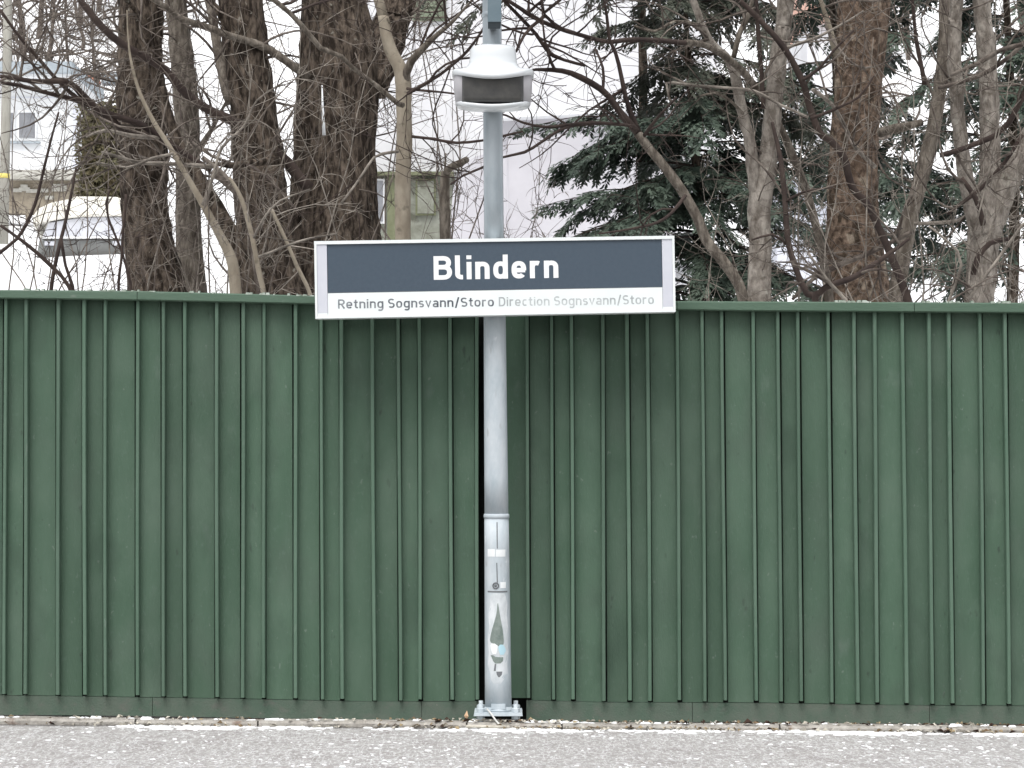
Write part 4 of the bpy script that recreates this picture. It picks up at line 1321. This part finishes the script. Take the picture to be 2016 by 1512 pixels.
# ------------------------------------------------------------------ conifers
def conifer(label, px, Y, H, maxL, nb, seed, m, m2=None, z0=0.3, bl=1.0, az=None, droop=0.45, split=0.62, hi_keep=1.0, nrep=4):
    rg = random.Random(seed)
    c = at(px, 600, Y)
    g = terrain(c.x, Y)
    root = empty('conifer', (c.x, Y, g - 0.1), label, 'tree')
    line = [(Vector((c.x + 0.05 * math.sin(i), Y, g - 0.1 + H * i / 6)), 0.05 * (1 - i / 6.6)) for i in range(7)]
    mb = MB()
    rough_tube(mb, line, 20, 0.008, seed, 0.05)
    mb.build('trunk', bark_dark, root)
    wood, lo, hi = MB(), MB(), MB()
    for b in range(nb):
        h = z0 + (H - z0) * (b + rg.random()) / nb
        fr = h / H
        if fr > split and rg.random() > hi_keep: continue
        L = maxL * (1 - fr * 0.75) * rg.uniform(0.65, 1.1)
        a = rg.uniform(0, 2 * math.pi) if az is None else az(rg)
        p = Vector((c.x, Y, g + h))
        d = Vector((math.cos(a), math.sin(a), rg.uniform(0.0, 0.35)))
        d.normalize()
        n = 12
        pts, rad = [p], [0.012 * (1 - fr * .5)]
        for i in range(n):
            d = (d + Vector((rg.gauss(0, .06), rg.gauss(0, .06), -droop * 0.12 + rg.gauss(0, .03)))).normalized()
            p = p + d * (L / n)
            pts.append(p)
            rad.append(rad[0] * (1 - 0.85 * (i + 1) / n))
        wood.tube(pts, rad, 4, caps=False)
        tgt = lo if fr < split else hi
        for i in range(2, n + 1):
            ax = (pts[i] - pts[i - 1]).normalized()
            sd_ = ax.cross(Vector((0, 0, 1)))
            if sd_.length < 0.1: sd_ = Vector((1, 0, 0))
            sd_.normalize()
            for rep in range(nrep):
                s = rg.choice((-1, 1))
                bp_ = pts[i].lerp(pts[i - 1], rg.random())
                bd = (ax * rg.uniform(0.5, 1.0) + sd_ * s * rg.uniform(0.4, 1.0) + Vector((0, 0, rg.uniform(-0.55, 0.15)))).normalized()
                Lb = bl * rg.uniform(0.12, 0.32) * (1.1 - 0.5 * i / n)
                k = int(6 + Lb * 34)
                q = bp_
                for j in range(k):
                    bd = (bd + Vector((0, 0, -0.05))).normalized()
                    q = q + bd * (Lb / k)
                    w = bd.cross(Vector((0, 0, 1)))
                    if w.length < 0.05: w = Vector((1, 0, 0))
                    w.normalize()
                    for ss in (-1, 1):
                        nl = rg.uniform(0.03, 0.065) * bl
                        nd = (w * ss * rg.uniform(0.4, 1.0) + bd * rg.uniform(0.4, 1.0) + Vector((0, 0, rg.uniform(-0.5, 0.25)))).normalized()
                        pr = nd.cross(bd)
                        if pr.length < 0.05: pr = Vector((0, 0, 1))
                        pr = nd.cross(pr).normalized() * (0.0085 * bl)
                        tip = q + nd * nl
                        midp = q + nd * nl * 0.5
                        tgt.add([q, midp - pr, tip, midp + pr], [(0, 1, 2, 3)])
    wood.build('branches', twig_dark, root)
    o = lo.build('crown', m, root)
    o['kind'] = 'stuff'
    if hi.v:
        o = hi.build('crown', m2 or m, root)
        o['kind'] = 'stuff'
    return root


conifer('dense dark green conifer behind the slanting stem right of the pole', 1365, 5.4, 3.9, 1.8, 160, 51, needle, needle_grey, z0=0.5, split=0.52, hi_keep=0.45)
conifer('dark conifer behind the mossy brown trunk', 1640, 8.5, 5.6, 1.5, 44, 52, needle, needle_grey, z0=0.8, bl=1.25, split=0.8)
conifer('dark conifer behind the many stemmed tree furthest right', 1985, 7.4, 5.2, 1.5, 50, 53, needle, needle, z0=0.6, bl=1.2)
conifer('grey green sparse conifer standing behind the dense dark conifer', 1255, 9.0, 7.6, 3.0, 92, 54, needle_grey, needle_grey, z0=3.0, bl=1.35, droop=0.6, nrep=3)

# ------------------------------------------------------------------ houses and things behind
def pbox(mb, x0, x1, y0, y1, Y, d, dy=0.0):
    """box whose front face shows at pixels x0..x1, y0..y1 (top..bottom) at distance plane Y"""
    a, b = at(x0, y1, Y), at(x1, y0, Y)
    return mb.box(a.x, b.x, Y + dy, Y + dy + d, a.z, b.z)


# white house in the middle
YH = 24.0
hb = at(960, 640, YH)
wh = empty('white_house', (hb.x, YH, terrain(hb.x, YH)), 'white rendered house with greenish basement behind the sign pole', 'house')
mb = MB(); pbox(mb, 700, 1420, -260, 338, YH, 6.0); mb.build('wall', render_white, wh)
mb = MB()
pbox(mb, 700, 890, 345, 660, YH - 0.6, 1.0)
mb.build('basement_wall', stone_base, wh)
mb = MB(); pbox(mb, 696, 893, 337.5, 344.5, YH - 0.75, 1.2); mb.build('ledge', olive_board, wh)
mb = MB(); pbox(mb, 762, 800, 346, 660, YH - 0.66, 0.05); mb.build('door', olive_board, wh)
w = MB(); pbox(w, 724, 757, 352, 440, YH - 0.66, 0.05); w_ = w.build('window', trim_white, wh)
w = MB(); pbox(w, 728, 754, 356, 436, YH - 0.68, 0.015); w.build('pane', pane_grey, w_)
w = MB(); pbox(w, 818, 858, 352, 424, YH - 0.66, 0.05); w_ = w.build('window', olive_board, wh)
w = MB(); pbox(w, 822, 854, 356, 420, YH - 0.68, 0.015); w.build('pane', stone_base, w_)
w = MB(); pbox(w, 812, 878, -70, 41, YH - 0.05, 0.045); w_ = w.build('shutter', green_shutter, wh)
for k in range(5):
    w = MB(); pbox(w, 815, 875, -66 + 21 * k, -50 + 21 * k, YH - 0.075, 0.024); w.build('slat', green_shutter, w_)
# lower wing with a flat roof edge at right of the lamp
e0, e1 = at(985, 236, YH - 3), at(1330, 190, YH - 3)
mb = MB()
mb.slab([at(985, 660, YH - 3), at(1330, 660, YH - 3), at(1330, 216, YH - 3), at(985, 234, YH - 3)], 2.9)
mb.build('wing_wall', render_lav, wh)
mb = MB()
mb.slab([at(978, 233, YH - 3.3), at(1340, 213.5, YH - 3.3), at(1340, 196, YH - 3.3), at(978, 215, YH - 3.3)], 3.25)
mb.build('wing_eave', trim_white, wh)
# pale wall with rounded shoulder
out = [(884, 660), (886, 470), (888, 420), (892, 375), (900, 345), (916, 322), (936, 308), (960, 302), (998, 300), (998, 660)]
Yw = 17.0
q = [at(a, b, Yw) for a, b in out]
gw = empty('garden_wall', (q[0].x, Yw, terrain(q[0].x, Yw)), 'pale lavender rendered wall with a rounded shoulder directly behind the pole', 'wall')
mb = MB()
n_ = len(q)
mb.add(q + [p + Vector((0, 0.5, 0)) for p in q], [tuple(range(n_)), tuple(range(2 * n_ - 1, n_ - 1, -1))] + [(i, i + n_, (i + 1) % n_ + n_, (i + 1) % n_) for i in range(n_)])
mb.build('wall_panel', render_lav, gw)
mb = MB()
mb.slab([at(1000, 660, Yw + .02), at(1160, 660, Yw + .02), at(1160, 262, Yw + .02), at(1000, 268, Yw + .02)], 0.5)
mb.build('wall_panel', render_lav, gw)

# far white house at left
YF = 84.0
c = at(60, 350, YF)
fh = empty('white_house', (c.x, YF, terrain(c.x, YF)), 'far white house with blue grey roof and small windows, up the slope at left', 'house')
mb = MB(); pbox(mb, -160, 146, 150, 345, YF, 6); mb.build('wall', far_white, fh)
mb = MB(); pbox(mb, -170, 141, 121, 143, YF - 0.9, 7.5); mb.build('roof', roof_grey, fh)
mb = MB(); pbox(mb, -168, 139, 143.5, 151, YF - 0.6, 6.8); mb.build('fascia', trim_white, fh)
for (x0, x1) in ((4, 29), (35, 72), (-70, -40)):
    w = MB(); pbox(w, x0, x1, 217, 277, YF - 0.08, 0.08); w_ = w.build('window', trim_white, fh)
    w = MB(); pbox(w, x0 + 2.5, x1 - 3.5, 222, 271, YF - 0.12, 0.035); w.build('pane', pane_grey, w_)
    w = MB(); pbox(w, x0 - 1, x1 + 6, 278, 281.5, YF - 0.2, 0.19); w.build('sill', roof_grey, w_)
mb = MB(); pbox(mb, -160, 146, 190.5, 192.5, YF - 0.035, 0.033); mb.build('band', cap_alu, fh)
mb = MB(); pbox(mb, 143.2, 152, 214, 345, YF - 0.3, 0.2); mb.build('downpipe', cap_alu, fh)
c = at(60, 370, 60)
bw = empty('retaining_wall', (c.x, 60, terrain(c.x, 60)), 'beige capped retaining wall below the far white house', 'wall')
mb = MB(); pbox(mb, -160, 152, 334, 352, 59.6, 0.9); mb.build('coping', wall_beige, bw)
mb = MB(); pbox(mb, -160, 150, 352.5, 420, 60, 0.6); mb.build('wall_face', wall_stone, bw)
for k in range(9):
    mb = MB()
    x0 = rng.uniform(10, 120); y0 = rng.uniform(362, 388)
    pbox(mb, x0, x0 + rng.uniform(12, 30), y0, y0 + 7, 59.93 - 0.002 * k, 0.1)
    mb.build('stone', wall_beige, bw)
c = at(20, 405, 38.6)
lf = empty('low_rail', (c.x, 38.6, terrain(c.x, 38.6)), 'low dark rail along the top of the snow bank at left', 'fence')
mb = MB(); pbox(mb, -200, 63, 396.5, 411, 38.6, 0.15); mb.build('rail', wall_stone, lf)
for k in range(5):
    mb = MB(); pbox(mb, -190 + 60 * k, -182 + 60 * k, 411.5, 440, 38.62, 0.1); mb.build('post', wall_stone, lf)
# red roofed house further left
c = at(185, 165, 120)
rh = empty('red_roofed_house', (c.x, 120, terrain(c.x, 120)), 'small distant pale house with red tiled roof left of the leftmost trunk', 'house')
mb = MB(); pbox(mb, 160, 262, 164, 230, 120, 6); mb.build('wall', render_white, rh)
mb = MB()
a0, a1 = at(163, 163, 119.6), at(196, 163, 119.6)
b0_, b1_ = at(168, 146, 122), at(194, 146, 122)
mb.hexa([a0, a1, a1 + Vector((0, 6, 0)), a0 + Vector((0, 6, 0))], [b0_, b1_, b1_ + Vector((0, 2, 0)), b0_ + Vector((0, 2, 0))])
mb.build('roof', brick_red, rh)
w = MB(); pbox(w, 199, 236, 142, 162, 119.6, 1.0); w.build('dormer', roof_grey, rh)
# salmon house top right
c = at(1622, 60, 40)
sh = empty('salmon_house', (c.x, 40, terrain(c.x, 40)), 'salmon pink house corner glimpsed at the top beside the mossy trunk', 'house')
mb = MB(); pbox(mb, 1598, 1668, -120, 43, 40, 4); mb.build('wall', pink_wall, sh)
mb = MB(); pbox(mb, 1590, 1676, 43.5, 250, 40.2, 3.6); mb.build('lower_wall', render_white, sh)
w = MB(); pbox(w, 1604, 1622, -60, 6, 39.93, 0.06); w_ = w.build('window', trim_white, sh)
w = MB(); pbox(w, 1607, 1619, -56, 2, 39.9, 0.025); w.build('pane', pane_grey, w_)
# grey board house behind the right conifers
c = at(1620, 500, 20)
gh = empty('grey_shed', (c.x, 20, terrain(c.x, 20)), 'pale grey boarded shed with snow on its roof, behind the conifers', 'shed')
for k in range(7):
    mb = MB(); pbox(mb, 1530, 1660, 352 + 36 * k, 352 + 36 * k + 34, 20 + 0.01 * (k % 2), 0.1); mb.build('plank', cap_alu, gh)
mb = MB(); pbox(mb, 1532, 1658, 352, 640, 20.12, 2.4); mb.build('wall', cap_alu, gh)
mb = MB(); pbox(mb, 1520, 1670, 338, 350, 19.7, 3.2); mb.build('roof_snow', snow, gh)

# wooden post with a yellow band
yp = 30.0
c = at(8, 430, yp)
pp = empty('utility_post', (c.x, yp, terrain(c.x, yp)), 'weathered grey utility post with a yellow band at the far left', 'post')
k_ = m_per_px(yp)
MB().tube([at(6, 480, yp), at(9, 345, yp), at(14, 120, yp), at(16, -60, yp), at(18, -220, yp)], [10.5 * k_, 10 * k_, 9 * k_, 8.5 * k_, 8 * k_], 16).build('shaft', wood_post, pp)
MB().tube([at(8.7, 351, yp), at(8.9, 342, yp)], [10.8 * k_, 10.8 * k_], 16).build('band', yellow_band, pp)

# snow covered car
YC = 31.0
c = at(160, 508, YC)
zc = c.z
car = empty('parked_car', (c.x, YC, zc - 0.35), 'parked grey car under a thick cap of creamy snow', 'car')
kc = m_per_px(YC)


def carv(px, py, dy):
    p = at(px, py, YC)
    return Vector((p.x, YC + dy, p.z))


def prism(name, m, front, back_dx, depth, y0=0.0, parent=car, bevel=0.0):
    f = [carv(a, b, y0) for a, b in front]
    bk = [p + Vector((back_dx, depth, 0)) for p in f]
    n = len(f)
    mb = MB()
    mb.add(f + bk, [tuple(range(n)), tuple(range(2 * n - 1, n - 1, -1))] + [(i, i + n, (i + 1) % n + n, (i + 1) % n) for i in range(n)])
    o = mb.build(name, m, parent)
    if bevel:
        bv = o.modifiers.new('bevel', 'BEVEL'); bv.width = bevel; bv.segments = 3
    return o


BX = -0.42
prism('body', car_grey, [(74, 556), (252, 556), (254, 500), (252, 468), (78, 468), (72, 500)], BX, 3.6, bevel=0.05)
prism('windscreen', car_frost, [(80, 467), (250, 467), (246, 425), (160, 426), (92, 437)], BX * 0.1, 0.35, 0.12, bevel=0.02)
prism('cabin', car_grey, [(84, 466), (247, 466), (243, 424), (160, 425), (94, 434)], BX * 0.75, 2.2, 0.45)
sc_ = prism('roof_snow', snow_cream, [(66, 446), (72, 447), (82, 437), (120, 430), (160, 426), (247, 424), (246, 402), (240, 391), (230, 387), (195, 386), (148, 386), (140, 390), (100, 398), (74, 410), (62, 428)], BX * 0.8, 2.4, 0.05, bevel=0.05)
prism('bumper', mat('dark_bumper', (0.10, 0.10, 0.095), 0.7), [(84, 508), (247, 508), (247, 496), (84, 496)], 0, 0.1, -0.12, bevel=0.02)
prism('bonnet_snow', snow, [(84, 470), (249, 470), (248, 466.5), (86, 466.5)], 0, 0.35, -0.06)
for (hx0, hx1) in ((88, 108), (222, 242)):
    prism('headlight', car_frost, [(hx0, 484), (hx1, 484), (hx1, 475), (hx0, 475)], 0, 0.05, -0.03, bevel=0.01)
for hx in (98, 232):
    for yd in (0.55, 2.8):
        p = carv(hx, 548, yd)
        mb = MB()
        mb.tube([p + Vector((-0.1 + (BX * yd / 3.6), 0, 0)), p + Vector((0.1 + (BX * yd / 3.6), 0, 0))], [0.3, 0.3], 20)
        mb.build('wheel', tyre_mat, car)

# hedge behind the car
YHg = 36.0
a_, b_ = at(150, 430, YHg), at(262, 200, YHg)
hd = empty('hedge', ((a_.x + b_.x) / 2, YHg, terrain(a_.x, YHg)), 'tall brown and olive hedge behind the snow covered car', 'hedge')
mb = MB()
mb.hexa([(a_.x + .05, YHg + .1, a_.z), (b_.x, YHg + .1, a_.z), (b_.x, YHg + 1.2, a_.z), (a_.x + .05, YHg + 1.2, a_.z)],
        [(a_.x + .08, YHg + .2, b_.z - .15), (b_.x, YHg + .2, b_.z), (b_.x, YHg + 1.1, b_.z), (a_.x + .08, YHg + 1.1, b_.z - .15)])
mb.build('core', hedge_core, hd)
mb = MB()
for _ in range(5200):
    x = rng.uniform(a_.x, b_.x)
    zt = b_.z + 0.05 * math.sin(x * 9) - 0.1 * max(0, (a_.x + .5 - x))
    zv = rng.uniform(a_.z, zt)
    p = Vector((x, YHg + rng.uniform(-0.06, 0.2), zv))
    d = Vector((rng.gauss(0, 1), rng.gauss(0, .6), rng.gauss(0, 1))).normalized()
    s = d.cross(Vector((rng.gauss(0, 1), rng.gauss(0, 1), rng.gauss(0, 1)))).normalized()
    L_ = rng.uniform(.05, .13)
    mb.add([p, p + d * L_ * .5 + s * .022, p + d * L_, p + d * L_ * .5 - s * .022], [(0, 1, 2, 3)])
o = mb.build('foliage', hedge_mat, hd); o['kind'] = 'stuff'

# far bare wood on the hill, top left and across
protos = []
GW = 'slender bare trees on the far slope'
for v in range(3):
    rg = random.Random(70 + v)
    root = empty('far_bare_tree', (0, 0, 0), 'slender bare tree in the wood on the far slope', 'tree', GW)
    H = 11.0
    ln = []
    p = Vector((0, 0, -0.5))
    for i in range(9):
        ln.append((p.copy(), 0.15 * (1 - i / 9.5)))
        p = p + Vector((rg.gauss(0, .16), rg.gauss(0, .1), H / 8))
    mb = MB(); mb.tube([a for a, b in ln], [b for a, b in ln], 7); mb.build('trunk', twig_mid, root)
    mb = MB()
    twigs_on(mb, smoothline(ln, .5), 40, 1.2, 3.8, 0.075, 2, rg, up=0.7, t0=0.12)
    o = mb.build('branches', twig_mid, root); o['kind'] = 'stuff'
    protos.append(root)


def copy_tree(o, parent=None):
    c = o.copy()
    col.objects.link(c)
    if parent is not None: c.parent = parent
    for chd in list(o.children):
        copy_tree(chd, c)
    return c


rg = random.Random(5)
first = [True, True, True]
spots = [(rg.uniform(-40, 330), rg.uniform(98, 150)) for _ in range(24)] + [(rg.uniform(330, 1000), rg.uniform(130, 170)) for _ in range(4)] + [(rg.uniform(1000, 2050), rg.uniform(60, 140)) for _ in range(5)] + [(rg.uniform(-1100, -60), rg.uniform(95, 150)) for _ in range(9)] + [(rg.uniform(2060, 3000), rg.uniform(80, 140)) for _ in range(6)]
for i, (px, Y) in enumerate(spots):
    v = i % 3
    o = protos[v] if first[v] else copy_tree(protos[v])
    first[v] = False
    c = at(px, 400, Y)
    o.location = (c.x, Y, terrain(c.x, Y) - 0.2)
    s = rg.uniform(0.8, 1.35)
    o.scale = (s, s, s)
    o.rotation_euler = (0, 0, rg.uniform(0, 6.28))

# icicle on the broad trunk
ic = MB().tube([at(634, 168, 3.74), at(635, 205, 3.73), at(636.5, 235, 3.72), at(638, 266, 3.72)], [0.004, 0.007, 0.008, 0.011], 8).build('icicle', ice, origin=at(636, 220, 3.72))
tag(ic, 'thin white icicle streak hanging on the broad forked trunk', 'icicle')

# ------------------------------------------------------------------ snow, leaves and litter on the platform
rg = random.Random(21)


def blob(mb, x, y, z, rx, ry, h, rg):
    n = 7
    vs = []
    ph = rg.uniform(0, 6)
    for k in range(n):
        a = 2 * math.pi * k / n + ph
        q = rg.uniform(0.7, 1.2)
        vs.append((x + math.cos(a) * rx * q, y + math.sin(a) * ry * q, z - 0.003))
    for k in range(n):
        a = 2 * math.pi * k / n + ph
        q = rg.uniform(0.45, 0.75)
        vs.append((x + math.cos(a) * rx * q, y + math.sin(a) * ry * q, z + h * rg.uniform(0.6, 1.0)))
    fs = [(k, (k + 1) % n, n + (k + 1) % n, n + k) for k in range(n)]
    fs.append(tuple(n + k for k in range(n)))
    mb.add(vs, fs, True)


mb = MB()
for _ in range(2400):
    x = rg.uniform(-3.2, 3.2)
    y = rg.uniform(-2.0, KF - 0.01)
    dens = mn.noise(Vector((x * 1.3, y * 3.5, 3.3))) + 0.6 * mn.noise(Vector((x * 5, y * 9, 1.0)))
    if dens + rg.uniform(-0.5, 0.5) < 0.15: continue
    s = rg.uniform(0.002, 0.0075) * (1.5 if rg.random() < 0.1 else 1)
    blob(mb, x, y, plat_z(x, y), s * rg.uniform(1.0, 2.4), s * rg.uniform(1, 1.8), s * rg.uniform(0.25, 0.8), rg)
o = mb.build('trodden_snow', snow_bits)
tag(o, 'crumbs of trodden snow scattered over the platform', None, None, 'stuff')
# drift against the kerb
mb = MB()
for _ in range(2600):
    x = rg.uniform(-3.2, 3.2)
    d = mn.noise(Vector((x * 1.1, 2.2, 0.4))) + 0.5 * mn.noise(Vector((x * 4, 7.2, 0.4)))
    if d < -0.02 + rg.uniform(-.25, .25): continue
    y = KF - abs(rg.gauss(0, 0.06)) - 0.01
    s = rg.uniform(0.004, 0.016)
    blob(mb, x, y, plat_z(x, y), s * rg.uniform(1.2, 2.6), s * rg.uniform(.8, 1.4), s * rg.uniform(0.2, 0.5), rg)
for _ in range(110):
    x = rg.uniform(-3.2, 3.2)
    y = rg.uniform(KF + 0.03, 0.12)
    s = rg.uniform(0.006, 0.02)
    blob(mb, x, y, kerb_z(x, y), s * rg.uniform(1, 2.2), s, s * rg.uniform(0.3, 0.7), rg)
o = mb.build('snow_drift', snow)
tag(o, 'thin strip of snow lying along the kerb', None, None, 'stuff')


def litter(name, label, m, n, ymin, ymax, sz, seed, clump, zt):
    rg = random.Random(seed)
    mb = MB()
    for _ in range(n):
        x = rg.uniform(-3.0, 3.0)
        d = mn.noise(Vector((x * 2.3, clump, 0.4))) + (0.55 if -0.6 < x < 0.75 else 0) + (0.3 if x > 0.75 else 0)
        if d < 0.15 + rg.uniform(-.25, .3): continue
        y = min(ymax, ymin + abs(rg.gauss(0, 0.06)))
        z = (kerb_z(x, y) if y > KF else gz(x, -0.028)) + rg.uniform(0.0, zt)
        L_ = sz * rg.uniform(0.6, 1.5)
        a = rg.uniform(0, 6.28)
        dx = Vector((math.cos(a), math.sin(a) * 0.8, rg.uniform(-.3, .5))).normalized()
        dy = dx.cross(Vector((rg.gauss(0, .5), rg.gauss(0, .5), 1))).normalized()
        p = Vector((x, y, z))
        cup = Vector((0, 0, L_ * rg.uniform(0.05, 0.3)))
        mb.add([p - dx * L_ * .5, p - dy * L_ * .28 + cup, p + dx * L_ * .5, p + dy * L_ * .28 + cup, p], [(0, 1, 4), (1, 2, 4), (2, 3, 4), (3, 0, 4)])
    o = mb.build(name, m)
    tag(o, label, None, None, 'stuff')


litter('leaf_litter', 'brown and yellow fallen leaves along the kerb', leaf_litter, 520, KF - 0.05, 0.06, 0.022, 81, 1.0, 0.012)
litter('dry_debris', 'pale dry bits of bark and leaf along the kerb', debris_pale, 800, KF - 0.05, 0.08, 0.022, 82, 5.0, 0.010)
litter('dark_litter', 'dark damp leaf scraps along the kerb', mat('damp_leaves', (0.05, 0.028, 0.02), 0.9), 260, KF - 0.02, 0.10, 0.03, 83, 8.0, 0.008)
# a single tan leaf standing by the base plate and a stick beside it
p = at(918, 1412, -0.09)
lf_ = MB().add([p + Vector((0, 0, -.012)), p + Vector((.010, -.006, .004)), p + Vector((0.003, 0, .030)), p + Vector((-.010, .004, .006)), p + Vector((0, -.008, .008))],
               [(0, 1, 4), (1, 2, 4), (2, 3, 4), (3, 0, 4)]).build('fallen_leaf', mat('tan_leaf', (0.62, 0.42, 0.27), 0.7), origin=p)
tag(lf_, 'single tan leaf standing upright left of the base plate', 'leaf')
st = MB().tube([at(917, 1430, -.16), at(960, 1430.5, -.165), at(1003, 1431, -.16)], [0.006, 0.007, 0.006], 7).build('stick', debris_pale, origin=at(960, 1430, -.16))
tag(st, 'straight pale stick lying along the kerb before the base plate', 'stick')
